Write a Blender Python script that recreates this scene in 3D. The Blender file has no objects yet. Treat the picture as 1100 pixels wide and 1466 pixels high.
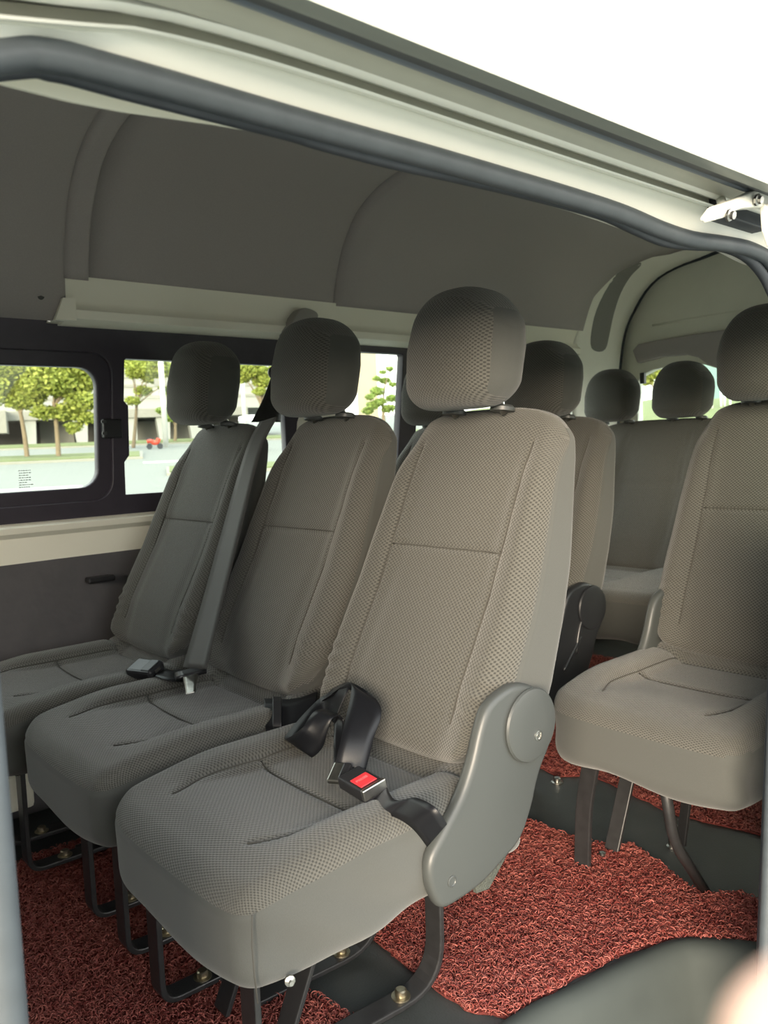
import bpy, bmesh, math, random
import numpy as np
from mathutils import Vector, Matrix
from math import sin, cos, pi, radians, sqrt, hypot, atan2

scene = bpy.context.scene
COL = scene.collection
rng = np.random.default_rng(7)
random.seed(7)

# ---------------------------------------------------------------- camera model (x to the rear of the van, y across it, z up)
F, YAW, PITCH, ROLL, HC = 1150.0, radians(49.5), radians(-4.7), radians(2.4), 0.98
_d = np.array([cos(YAW)*cos(PITCH), sin(YAW)*cos(PITCH), sin(PITCH)])
_r0 = np.array([sin(YAW), -cos(YAW), 0.0]); _u0 = np.cross(_r0, _d)
_r = _r0*cos(ROLL) - _u0*sin(ROLL); _u = _u0*cos(ROLL) + _r0*sin(ROLL)
EYE = np.array([0, 0, HC])
def ray(px, py): return _d + _r*(px-550)/F - _u*(py-733)/F
def at_z(px, py, z):
    v = ray(px, py); return EYE + v*(z-HC)/v[2]
def at_y(px, py, y):
    v = ray(px, py); return EYE + v*y/v[1]
def at_x(px, py, x):
    v = ray(px, py); return EYE + v*x/v[0]
def at_r(px, py, r):
    v = ray(px, py); return EYE + v*r/hypot(v[0], v[1])

cam_d = bpy.data.cameras.new('camera'); cam = bpy.data.objects.new('camera', cam_d); COL.objects.link(cam)
m = Matrix.Identity(4)
for i in range(3):
    m[i][0] = _r[i]; m[i][1] = _u[i]; m[i][2] = -_d[i]; m[i][3] = EYE[i]
cam.matrix_world = m
cam_d.sensor_fit = 'VERTICAL'; cam_d.sensor_height = 7.3; cam_d.lens = F/1466*7.3
cam_d.clip_start = 0.005; cam_d.clip_end = 400
cam_d.dof.use_dof = True; cam_d.dof.focus_distance = 1.35; cam_d.dof.aperture_fstop = 1.8
scene.camera = cam

# ---------------------------------------------------------------- materials
def nt(name):
    m = bpy.data.materials.new(name); m.use_nodes = True
    n = m.node_tree; n.nodes.clear()
    out = n.nodes.new('ShaderNodeOutputMaterial')
    return m, n, out
def N(n, t, **kw):
    x = n.nodes.new(t)
    for k, v in kw.items(): setattr(x, k, v)
    return x
def math_(n, op, a, b=None, c=None):
    x = n.nodes.new('ShaderNodeMath'); x.operation = op
    for i, v in enumerate((a, b, c)):
        if v is None: continue
        if isinstance(v, (int, float)): x.inputs[i].default_value = v
        else: n.links.new(v, x.inputs[i])
    return x.outputs[0]
def pbr(name, col, rough=.6, metal=0, noise=None, bump=None, spec=.5, sheen=0, coat=0):
    """plain procedural material: noise=(scale, amount), bump=(scale, strength, distance)"""
    m, n, out = nt(name)
    b = N(n, 'ShaderNodeBsdfPrincipled')
    b.inputs['Roughness'].default_value = rough; b.inputs['Metallic'].default_value = metal
    b.inputs['Specular IOR Level'].default_value = spec
    b.inputs['Sheen Weight'].default_value = sheen
    b.inputs['Coat Weight'].default_value = coat
    b.inputs['Base Color'].default_value = (*col, 1)
    tc = N(n, 'ShaderNodeTexCoord')
    if noise:
        t = N(n, 'ShaderNodeTexNoise'); t.inputs['Scale'].default_value = noise[0]; t.inputs['Detail'].default_value = 6
        n.links.new(tc.outputs['Object'], t.inputs['Vector'])
        mx = N(n, 'ShaderNodeMix', data_type='RGBA')
        n.links.new(t.outputs['Fac'], mx.inputs['Factor'])
        a = noise[1]
        mx.inputs['A'].default_value = (*[c*(1-a) for c in col], 1); mx.inputs['B'].default_value = (*[min(1, c*(1+a)) for c in col], 1)
        n.links.new(mx.outputs['Result'], b.inputs['Base Color'])
    if bump:
        t = N(n, 'ShaderNodeTexNoise'); t.inputs['Scale'].default_value = bump[0]; t.inputs['Detail'].default_value = 4
        n.links.new(tc.outputs['Object'], t.inputs['Vector'])
        bp = N(n, 'ShaderNodeBump'); bp.inputs['Strength'].default_value = bump[1]; bp.inputs['Distance'].default_value = bump[2]
        n.links.new(t.outputs['Fac'], bp.inputs['Height']); n.links.new(bp.outputs['Normal'], b.inputs['Normal'])
    n.links.new(b.outputs[0], out.inputs[0])
    return m
def woven(name, hi, lo, pu=.0088, pv=.0068):
    """seat fabric: staggered raised knots with dark gaps, laid out in the part's own cloth coordinates"""
    m, n, out = nt(name)
    b = N(n, 'ShaderNodeBsdfPrincipled'); b.inputs['Roughness'].default_value = .82
    b.inputs['Sheen Weight'].default_value = .25; b.inputs['Specular IOR Level'].default_value = .25
    uv = N(n, 'ShaderNodeUVMap'); sp = N(n, 'ShaderNodeSeparateXYZ'); n.links.new(uv.outputs[0], sp.inputs[0])
    cu = math_(n, 'COSINE', math_(n, 'MULTIPLY', sp.outputs[0], 2*pi/pu))
    cv = math_(n, 'COSINE', math_(n, 'MULTIPLY', sp.outputs[1], 2*pi/pv))
    h = math_(n, 'MULTIPLY_ADD', math_(n, 'MULTIPLY', cu, cv), .5, .5)
    t = N(n, 'ShaderNodeTexNoise'); t.inputs['Scale'].default_value = 1500; t.inputs['Detail'].default_value = 2
    tc = N(n, 'ShaderNodeTexCoord'); n.links.new(tc.outputs['Object'], t.inputs['Vector'])
    ramp = N(n, 'ShaderNodeValToRGB')
    ramp.color_ramp.elements[0].position = .22; ramp.color_ramp.elements[0].color = (*lo, 1)
    ramp.color_ramp.elements[1].position = .58; ramp.color_ramp.elements[1].color = (*hi, 1)
    hh = math_(n, 'ADD', h, math_(n, 'MULTIPLY', math_(n, 'SUBTRACT', t.outputs['Fac'], .5), .35))
    n.links.new(hh, ramp.inputs[0]); n.links.new(ramp.outputs[0], b.inputs['Base Color'])
    bp = N(n, 'ShaderNodeBump'); bp.inputs['Strength'].default_value = .55; bp.inputs['Distance'].default_value = .0022
    n.links.new(hh, bp.inputs['Height']); n.links.new(bp.outputs['Normal'], b.inputs['Normal'])
    n.links.new(b.outputs[0], out.inputs[0])
    return m
def glassy(name, tint=(.93, .97, .94), refl=.05):
    m, n, out = nt(name)
    t = N(n, 'ShaderNodeBsdfTransparent'); t.inputs[0].default_value = (*tint, 1)
    g = N(n, 'ShaderNodeBsdfGlossy'); g.inputs['Roughness'].default_value = .02; g.inputs[0].default_value = (1, 1, 1, 1)
    mx = N(n, 'ShaderNodeMixShader'); mx.inputs[0].default_value = refl
    n.links.new(t.outputs[0], mx.inputs[1]); n.links.new(g.outputs[0], mx.inputs[2]); n.links.new(mx.outputs[0], out.inputs[0])
    return m

M = {}
M['weave'] = woven('seat_weave', (.093, .090, .078), (.033, .032, .028))
M['knit'] = pbr('plain_seat_knit', (.066, .067, .061), .85, noise=(900, .18), bump=(700, .25, .001), spec=.2, sheen=.2)
M['seam'] = pbr('seat_seam', (.05, .047, .04), .9)
M['headliner'] = pbr('headliner_felt', (.38, .355, .345), .95, noise=(420, .12), bump=(600, .2, .001), spec=.1)
M['inner_white'] = pbr('inner_white_paint', (.86, .85, .76), .42, noise=(5, .05), spec=.4)
M['gate'] = pbr('tailgate_inner_paint', (.72, .72, .62), .4, noise=(4, .12), spec=.5)
M['greyplastic'] = pbr('light_grey_plastic', (.30, .29, .27), .5)
M['inset'] = pbr('grey_inset_felt', (.24, .235, .22), .9, noise=(300, .1))
M['cream'] = pbr('cream_paint', (.86, .84, .72), .45, noise=(3, .04), spec=.4)
M['white'] = pbr('white_body_paint', (.74, .74, .67), .38, noise=(9, .05), spec=.5)
M['dirty'] = pbr('dusty_white_paint', (.40, .395, .33), .5, noise=(14, .14), spec=.4)
M['black'] = pbr('black_trim_paint', (.040, .034, .046), .38, noise=(30, .2), spec=.4)
M['rubber'] = pbr('door_seal_rubber', (.052, .062, .070), .48, noise=(40, .25), bump=(160, .12, .001), spec=.5)
M['rubber_dark'] = pbr('dark_rubber', (.030, .036, .044), .5, noise=(60, .3), spec=.4)
M['rail'] = pbr('rail_strip', (.10, .125, .155), .35, noise=(30, .15), spec=.6)
M['skirtpaint'] = pbr('roof_side_paint', (.20, .22, .20), .5, noise=(20, .08))
M['wallvinyl'] = pbr('grey_wall_vinyl', (.085, .081, .086), .7, noise=(20, .2), bump=(6, .4, .02))
M['floor'] = pbr('ribbed_floor_vinyl', (.036, .040, .039), .55, noise=(12, .35), bump=(240, .35, .002))
M['step'] = pbr('step_plastic', (.046, .053, .050), .72, noise=(10, .2), bump=(30, .12, .002), spec=.2)
M['cover'] = pbr('grey_cover_plastic', (.050, .054, .052), .42, bump=(900, .12, .0006), spec=.5)
M['coverdark'] = pbr('charcoal_cover_plastic', (.014, .015, .017), .36, bump=(900, .1, .0006))
M['blackplastic'] = pbr('black_plastic', (.016, .016, .018), .32)
M['steelblack'] = pbr('black_painted_steel', (.020, .020, .021), .38, noise=(60, .4), bump=(200, .08, .001))
M['webbing'] = pbr('belt_webbing', (.0065, .007, .009), .40, noise=(300, .3), bump=(900, .2, .0006), spec=.35)
M['webgrey'] = pbr('grey_belt_webbing', (.036, .034, .031), .6, noise=(300, .2), bump=(900, .2, .0006), sheen=.1)
M['chrome'] = pbr('zinc_metal', (.46, .45, .42), .3, 1.0, noise=(90, .3))
M['brass'] = pbr('yellow_zinc_bolt', (.42, .37, .27), .38, 1.0, noise=(90, .35))
M['red'] = pbr('red_button', (.85, .035, .045), .4)
M['redlight'] = pbr('raised_red_lettering', (.95, .16, .17), .4)
M['dark'] = pbr('shadow_gap_felt', (.03, .03, .03), .9)
M['matbase'] = pbr('mat_backing', (.13, .020, .015), .9, noise=(90, .4), bump=(350, .9, .006))
M['felt'] = pbr('grey_underside_felt', (.055, .06, .05), .95, noise=(300, .5), bump=(300, .8, .004))
M['glass'] = glassy('window_glass')
M['etch'] = pbr('grey_etching', (.18, .2, .19), .8)
M['skin'] = pbr('skin', (.44, .29, .225), .55, noise=(60, .08))
M['nail'] = pbr('nail', (.70, .46, .38), .35)
M['sleeve'] = pbr('sleeve_cloth', (.12, .12, .13), .9)
# coil pile: colour varies strand to strand
m, n, out = nt('red_coil_strands'); M['coil'] = m
b = N(n, 'ShaderNodeBsdfPrincipled'); b.inputs['Roughness'].default_value = .5; b.inputs['Specular IOR Level'].default_value = .4
tc = N(n, 'ShaderNodeTexCoord'); t = N(n, 'ShaderNodeTexNoise'); t.inputs['Scale'].default_value = 9; t.inputs['Detail'].default_value = 4
n.links.new(tc.outputs['Object'], t.inputs['Vector'])
at = N(n, 'ShaderNodeAttribute', attribute_name='tone'); sm = math_(n, 'ADD', math_(n, 'MULTIPLY', t.outputs['Fac'], .6), math_(n, 'MULTIPLY', at.outputs['Fac'], .6))
rp = N(n, 'ShaderNodeValToRGB'); rp.color_ramp.elements[0].position = .25; rp.color_ramp.elements[0].color = (.17, .024, .021, 1)
rp.color_ramp.elements[1].position = .9; rp.color_ramp.elements[1].color = (.36, .112, .088, 1)
n.links.new(sm, rp.inputs[0]); n.links.new(rp.outputs[0], b.inputs['Base Color']); n.links.new(b.outputs[0], out.inputs[0])
# outside
M['asphalt'] = pbr('pale_road', (.14, .152, .138), .9, noise=(.6, .06))
M['grass'] = pbr('verge_grass', (.10, .125, .045), .95, noise=(2.5, .3))
M['kerb'] = pbr('kerb_concrete', (.21, .21, .18), .9, noise=(3, .08))
M['paintline'] = pbr('road_paint', (.62, .63, .58), .8)
M['bark'] = pbr('bark', (.16, .125, .08), .9, noise=(8, .3))
M['concrete'] = pbr('beige_concrete', (.30, .26, .19), .9, noise=(1.5, .08))
M['bwhite'] = pbr('white_facade', (.25, .26, .245), .8, noise=(.5, .04))
M['bgrey'] = pbr('grey_facade', (.19, .19, .17), .8, noise=(.6, .08))
M['bdark'] = pbr('dark_recess', (.05, .047, .042), .8, noise=(.5, .3))
M['bteal'] = pbr('teal_cladding', (.10, .19, .18), .6)
M['polewhite'] = pbr('painted_pole', (.55, .57, .54), .6)
M['scooter_red'] = pbr('scooter_red', (.55, .06, .03), .4)
def leafmat(name, c0, c1):
    m, n, out = nt(name)
    b = N(n, 'ShaderNodeBsdfPrincipled'); b.inputs['Roughness'].default_value = .7
    at = N(n, 'ShaderNodeAttribute', attribute_name='tone')
    rp = N(n, 'ShaderNodeValToRGB'); rp.color_ramp.elements[0].color = (*c0, 1); rp.color_ramp.elements[1].color = (*c1, 1)
    n.links.new(at.outputs['Fac'], rp.inputs[0]); n.links.new(rp.outputs[0], b.inputs['Base Color'])
    tr = N(n, 'ShaderNodeBsdfTranslucent'); n.links.new(rp.outputs[0], tr.inputs[0])
    mx = N(n, 'ShaderNodeMixShader'); mx.inputs[0].default_value = .4
    n.links.new(b.outputs[0], mx.inputs[1]); n.links.new(tr.outputs[0], mx.inputs[2]); n.links.new(mx.outputs[0], out.inputs[0])
    return m
M['leaf'] = leafmat('tree_leaves', (.17, .22, .035), (.42, .46, .10))
M['leafdark'] = leafmat('shrub_leaves', (.12, .20, .04), (.32, .42, .10))

# ---------------------------------------------------------------- object helpers
def link(o, parent=None):
    COL.objects.link(o)
    if parent is not None: o.parent = parent
    return o
def mesh(name, v, f, mats, parent=None, idx=None, smooth=True, uv=None, tone=None, loc=None):
    me = bpy.data.meshes.new(name)
    me.from_pydata([tuple(map(float, p)) for p in v], [], [tuple(map(int, q)) for q in f])
    mats = mats if isinstance(mats, (list, tuple)) else [mats]
    for k in mats: me.materials.append(M[k])
    if idx is not None: me.polygons.foreach_set('material_index', np.asarray(idx, dtype=np.int32))
    me.polygons.foreach_set('use_smooth', [bool(smooth)]*len(me.polygons))
    if uv is not None:
        l = me.uv_layers.new(name='UVMap')
        vi = np.empty(len(me.loops), dtype=np.int32); me.loops.foreach_get('vertex_index', vi)
        l.data.foreach_set('uv', np.asarray(uv, dtype=np.float32)[vi].ravel())
    if tone is not None:
        a = me.attributes.new('tone', 'FLOAT', 'POINT'); a.data.foreach_set('value', np.asarray(tone, dtype=np.float32))
    me.update(); me.validate()
    o = bpy.data.objects.new(name, me)
    if loc is not None: o.location = loc
    return link(o, parent)
def empty(name, loc=(0, 0, 0), rz=0):
    o = bpy.data.objects.new(name, None); o.empty_display_size = .1
    o.location = loc; o.rotation_euler = (0, 0, rz)
    return link(o)
def tag(o, label, cat, group=None):
    o['label'] = label; o['category'] = cat
    if group: o['group'] = group
    return o
def st(o):
    o['kind'] = 'structure'; return o
def fixn(o):
    bm = bmesh.new(); bm.from_mesh(o.data); bmesh.ops.recalc_face_normals(bm, faces=bm.faces); bm.to_mesh(o.data); bm.free(); return o
def bevel(o, w, seg=3, ang=40):
    md = o.modifiers.new('bevel', 'BEVEL'); md.width = w; md.segments = seg; md.limit_method = 'ANGLE'; md.angle_limit = radians(ang)
    md.harden_normals = False
    return o
def autosmooth(o, ang=40):
    me = o.data
    bm = bmesh.new(); bm.from_mesh(me)
    for e in bm.edges:
        if len(e.link_faces) == 2 and e.calc_face_angle(0) > radians(ang): e.smooth = False
    bm.to_mesh(me); bm.free(); return o
def box(name, lo, hi, mat, parent=None, bev=0, seg=2):
    x0, y0, z0 = lo; x1, y1, z1 = hi
    v = [(x0,y0,z0),(x1,y0,z0),(x1,y1,z0),(x0,y1,z0),(x0,y0,z1),(x1,y0,z1),(x1,y1,z1),(x0,y1,z1)]
    f = [(0,3,2,1),(4,5,6,7),(0,1,5,4),(1,2,6,5),(2,3,7,6),(3,0,4,7)]
    o = mesh(name, v, f, mat, parent, smooth=False)
    if bev: bevel(o, bev, seg)
    return o
def catmull(P, k=8, closed=False):
    P = [np.array(p, float) for p in P]; n = len(P); out = []
    rngi = range(n) if closed else range(n-1)
    for i in rngi:
        if closed: a, b, c, d = P[i-1], P[i], P[(i+1) % n], P[(i+2) % n]
        else: a, b, c, d = P[max(i-1, 0)], P[i], P[i+1], P[min(i+2, n-1)]
        for j in range(k):
            t = j/k
            out.append(.5*((2*b)+(-a+c)*t+(2*a-5*b+4*c-d)*t*t+(-a+3*b-3*c+d)*t**3))
    if not closed: out.append(P[-1])
    return out
def sweep(name, path, prof, mat, parent=None, updir=(0, 0, 1), closed_prof=True, caps=True, smooth=True, scale=None):
    """profile points (a, b): a along side vector, b along up vector, carried along a path"""
    path = [np.array(p, float) for p in path]; k = len(prof); V = []; Fc = []
    for i, p in enumerate(path):
        t = path[min(i+1, len(path)-1)] - path[max(i-1, 0)]; t /= np.linalg.norm(t)
        up = np.array(updir if not callable(updir) else updir(i), float)
        s = np.cross(t, up); s /= max(np.linalg.norm(s), 1e-9); w = np.cross(s, t)
        sc = 1 if scale is None else scale(i/(len(path)-1))
        for a, b in prof: V.append(p + s*a*sc + w*b*sc)
    kk = k if closed_prof else k-1
    for i in range(len(path)-1):
        for j in range(kk):
            j2 = (j+1) % k
            Fc.append((i*k+j, i*k+j2, (i+1)*k+j2, (i+1)*k+j))
    if caps and closed_prof:
        Fc.append(tuple(range(k-1, -1, -1))); Fc.append(tuple((len(path)-1)*k+j for j in range(k)))
    return fixn(mesh(name, V, Fc, mat, parent, smooth=smooth))
def circ(r, n=12, sx=1, sy=1): return [(r*sx*cos(2*pi*i/n), r*sy*sin(2*pi*i/n)) for i in range(n)]
def tube(name, path, r, mat, parent=None, n=12, scale=None):
    path = [np.array(p, float) for p in path]
    t = path[-1]-path[0]
    up = (0, 0, 1) if abs(t[2]) < .9*np.linalg.norm(t) else (0, 1, 0)
    return sweep(name, path, circ(r, n), mat, parent, updir=up, scale=scale)
def rect(w, h): return [(-w/2, -h/2), (w/2, -h/2), (w/2, h/2), (-w/2, h/2)]
def bar(name, path, w, h, mat, parent, up):
    o = sweep(name, path, rect(w, h), mat, parent, updir=up, smooth=False)
    return bevel(o, min(w, h)*.22, 2, 50)
def ribbon(name, edges, mat, parent=None, k=8, th=.0018):
    """strap given by its two edge curves"""
    A = catmull([e[0] for e in edges], k); B = catmull([e[1] for e in edges], k)
    V = []; n = len(A); C = 5
    for layer in (0, 1):
        for i in range(n):
            t = A[min(i+1, n-1)]+B[min(i+1, n-1)]-A[max(i-1, 0)]-B[max(i-1, 0)]; nn = np.cross(t, B[i]-A[i]); nn /= max(np.linalg.norm(nn), 1e-9)
            for c in range(C): V.append(A[i]+(B[i]-A[i])*c/(C-1) + nn*(th/2 if layer else -th/2))
    Fc = []; L = n*C
    for i in range(n-1):
        for c in range(C-1):
            a = i*C+c
            Fc.append((a, a+1, a+C+1, a+C)); Fc.append((L+a, L+a+C, L+a+C+1, L+a+1))
        for c in (0, C-1):
            a = i*C+c; Fc.append((a, a+C, L+a+C, L+a))
    for i in (0, n-1):
        for c in range(C-1):
            a = i*C+c; Fc.append((a, a+1, L+a+1, L+a))
    return fixn(mesh(name, V, Fc, mat, parent))
def prism(name, pts, y0, y1, mat, parent=None, bev=0, seg=3, axis='y'):
    """outline in the x-z plane (or x-y for axis z) with thickness"""
    n = len(pts)
    if axis == 'y': V = [(a, y0, b) for a, b in pts] + [(a, y1, b) for a, b in pts]
    elif axis == 'z': V = [(a, b, y0) for a, b in pts] + [(a, b, y1) for a, b in pts]
    else: V = [(y0, a, b) for a, b in pts] + [(y1, a, b) for a, b in pts]
    Fc = [tuple(range(n)), tuple(range(2*n-1, n-1, -1))] + [(i, (i+1) % n, n+(i+1) % n, n+i) for i in range(n)]
    o = fixn(mesh(name, V, Fc, mat, parent, smooth=bool(bev)))
    if bev: bevel(o, bev, seg, 50)
    return o
def rrect(x0, y0, x1, y1, r, k=6):
    out = []
    for cx, cy, a0 in ((x1-r, y1-r, 0), (x0+r, y1-r, 90), (x0+r, y0+r, 180), (x1-r, y0+r, 270)):
        for i in range(k+1):
            a = radians(a0+90*i/k); out.append((cx+r*cos(a), cy+r*sin(a)))
    return out
def plate(name, outer, holes, thick, place, mat, parent=None, bev=.002):
    """flat panel with openings; place(a, b, c) puts it in the van"""
    cu = bpy.data.curves.new(name, 'CURVE'); cu.dimensions = '2D'; cu.fill_mode = 'BOTH'; cu.extrude = thick/2; cu.bevel_depth = bev; cu.bevel_resolution = 1
    for loop in [outer]+holes:
        s = cu.splines.new('POLY'); s.points.add(len(loop)-1); s.use_cyclic_u = True
        for p, q in zip(s.points, loop): p.co = (q[0], q[1], 0, 1)
    tmp = bpy.data.objects.new('tmp', cu); COL.objects.link(tmp)
    dg = bpy.context.evaluated_depsgraph_get()
    me = bpy.data.meshes.new_from_object(tmp.evaluated_get(dg))
    bpy.data.objects.remove(tmp); bpy.data.curves.remove(cu)
    for v in me.vertices: v.co = place(*v.co)
    me.materials.clear(); me.materials.append(M[mat])
    me.name = name
    o = bpy.data.objects.new(name, me); link(o, parent)
    bm = bmesh.new(); bm.from_mesh(me); bmesh.ops.remove_doubles(bm, verts=bm.verts, dist=1e-5); bmesh.ops.recalc_face_normals(bm, faces=bm.faces); bm.to_mesh(me); bm.free()
    return o
def lathe(name, prof, mat, parent=None, axis=(0, 0, 1), loc=(0, 0, 0), n=20, smooth=True):
    ax = Vector(axis).normalized(); q = Vector((0, 0, 1)).rotation_difference(ax)
    V = []; Fc = []; k = len(prof)
    for i in range(n):
        a = 2*pi*i/n
        for r, z in prof: V.append(Vector(loc)+q @ Vector((r*cos(a), r*sin(a), z)))
    for i in range(n):
        for j in range(k-1):
            i2 = (i+1) % n
            Fc.append((i*k+j, i2*k+j, i2*k+j+1, i*k+j+1))
    Fc.append(tuple(i*k for i in range(n-1, -1, -1))); Fc.append(tuple(i*k+k-1 for i in range(n)))
    return autosmooth(fixn(mesh(name, V, Fc, mat, parent, smooth=smooth)), 35)
def ss(a, b, x): 
    t = np.clip((x-a)/(b-a), 0, 1); return t*t*(3-2*t)
def groove(x, c, w=.0045): return np.exp(-((x-c)/w)**2)

def rbox_raw(hx, hy, hz, r, step):
    """rounded box as one welded grid: positions P, box coordinates U, quads, and the box face of every quad"""
    nx, ny, nz = [max(4, int(round(2*h/step))) for h in (hx, hy, hz)]
    cnt = (nx, ny, nz); H = (hx, hy, hz)
    index = {}; U = []; Fc = []; side = []
    def vid(i, j, k):
        key = (i, j, k)
        if key not in index:
            index[key] = len(U); U.append((2*i/nx-1, 2*j/ny-1, 2*k/nz-1))
        return index[key]
    for ax in range(3):
        a, b = [(1, 2), (2, 0), (0, 1)][ax]
        for sgn in (0, 1):
            for p in range(cnt[a]):
                for q in range(cnt[b]):
                    quad = []
                    for dp, dq in ((0, 0), (1, 0), (1, 1), (0, 1)):
                        ijk = [0, 0, 0]; ijk[ax] = cnt[ax]*sgn; ijk[a] = p+dp; ijk[b] = q+dq
                        quad.append(vid(*ijk))
                    if not sgn: quad.reverse()
                    Fc.append(quad); side.append((ax, sgn))
    U = np.array(U); Hh = np.array(H); Pp = U*Hh
    Q = np.clip(Pp, -(Hh-r), Hh-r); D = Pp-Q; L = np.linalg.norm(D, axis=1, keepdims=True)
    P = Q + D/np.maximum(L, 1e-9)*np.where(L > 1e-9, r, 0)
    return P, U, Fc, side

# ---------------------------------------------------------------- seats (local frame: x back from the cushion front, y across, z up from the van floor)
LEAN0 = np.array([.50, .50])
def seam(name, pts, parent):
    P = [np.array(p, float) for p in pts]; Q = [P[0]]+[(P[i-1]+2*P[i]+P[i+1])/4 for i in range(1, len(P)-1)]+[P[-1]]
    return tube(name, Q, .0013, 'seam', parent, 5)
def make_cushion(parent, step=.0062, hx=.272, hw=.228, z0=.296, z1=.448):
    hz = (z1-z0)/2; P, U, Fc, side = rbox_raw(hx, hw, hz, .036, step)
    x = P[:, 0]+hx; y = P[:, 1].copy(); z = P[:, 2]+(z0+z1)/2
    yn = y/hw; top = ss(-.2, .9, P[:, 2]/hz)
    # rounded front corners in plan, a softly bowed front
    front = 1-ss(0, .16, x)
    x = x + front*(np.where(yn > 0, .036, .012)*np.abs(yn)**6 + .008*yn**2)
    y = y*(1-.05*front*np.abs(yn)**3)
    y = y*(1-.035*(1-ss(-1, .6, P[:, 2]/hz)))
    # crown: side bolsters, dished middle, rear ramp under the backrest
    bol = ss(.115, .175, np.abs(y))*ss(.05, .22, x)*(1-ss(.40, .52, x))
    z = z + top*(.017*bol - .012*ss(.10, .25, x)*(1-ss(.115, .15, np.abs(y))) + .030*ss(.41, .50, x)*(1-.5*ss(.8, 1, np.abs(yn))) - .012*(1-ss(0, .09, x)))
    yl = .138 - .03*(1-ss(.06, .16, x))
    z = z - top*.0055*groove(np.abs(y), yl)*ss(.07, .10, x)*(1-ss(.44, .47, x))
    z = z - top*.0055*groove(x, .255+.02*(yn**2))*(np.abs(y) < .138)
    z = z - top*.008*groove(x, .425, .006)
    # skirt: lower edge hangs a little unevenly, faint folds
    low = 1-ss(-1, -.5, P[:, 2]/hz)
    z = z + low*(.006*np.sin(x*19+y*23)+.012*ss(.25, .5, x))
    skirt = (1-top)
    y = y + np.sign(y)*skirt*.004*np.sin(x*38+z*60)*ss(.7, 1, np.abs(yn))
    bound = z1-.022
    V = np.stack([x, y, z], 1)
    zq = P[:, 2]
    idx = [0 if np.mean(zq[q]) > hz-.030 else 1 for q in Fc]
    # welt between the two cloths
    w = np.exp(-((zq-(hz-.030))/.004)**2); c = np.stack([x-hx, y, z*0], 1); c /= np.maximum(np.linalg.norm(c, axis=1, keepdims=True), 1e-6)
    V -= c*(w*.0022)[:, None]
    uv = np.stack([y+np.sign(y)*(z1-z)*ss(.75, 1, np.abs(yn)), x - (z1-z)*(1-ss(.0, .10, P[:, 0]+hx))], 1)
    o = mesh('cushion', V, Fc, ['weave', 'knit'], parent, idx=idx, uv=uv)
    T = V[U[:, 2] == 1]
    def on_top(pts):
        out = []
        for a, b in pts:
            d = np.hypot(T[:, 0]-a, T[:, 1]-b); k = np.argsort(d)[:4]; w_ = 1/(d[k]+1e-4); p = (T[k]*w_[:, None]).sum(0)/w_.sum()
            out.append((a, b, p[2]+.0012))
        return out
    if hw < .3:
        for sg in (-1, 1):
            seam('seam', on_top([(xx, sg*(.138-.03*(1-float(ss(.06, .16, np.array(xx)))))) for xx in np.linspace(.085, .425, 22)]), o)
        seam('seam', on_top([(.255+.02*(yy/hw)**2, yy) for yy in np.linspace(-.136, .136, 18)]), o)
    return o
FRONT = [(.44, .432), (.48, .442), (.57, .472), (.717, .545), (.897, .618), (1.03, .672), (1.06, .682)]
REAR = [(.44, .585), (.50, .600), (.555, .620), (.77, .680), (.96, .712), (1.03, .718), (1.06, .716)]
def leanpt(x, z, deg):
    a = radians(deg); dx, dz = x-LEAN0[0], z-LEAN0[1]
    return LEAN0[0]+dx*cos(a)+dz*sin(a), LEAN0[1]-dx*sin(a)+dz*cos(a)
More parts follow.
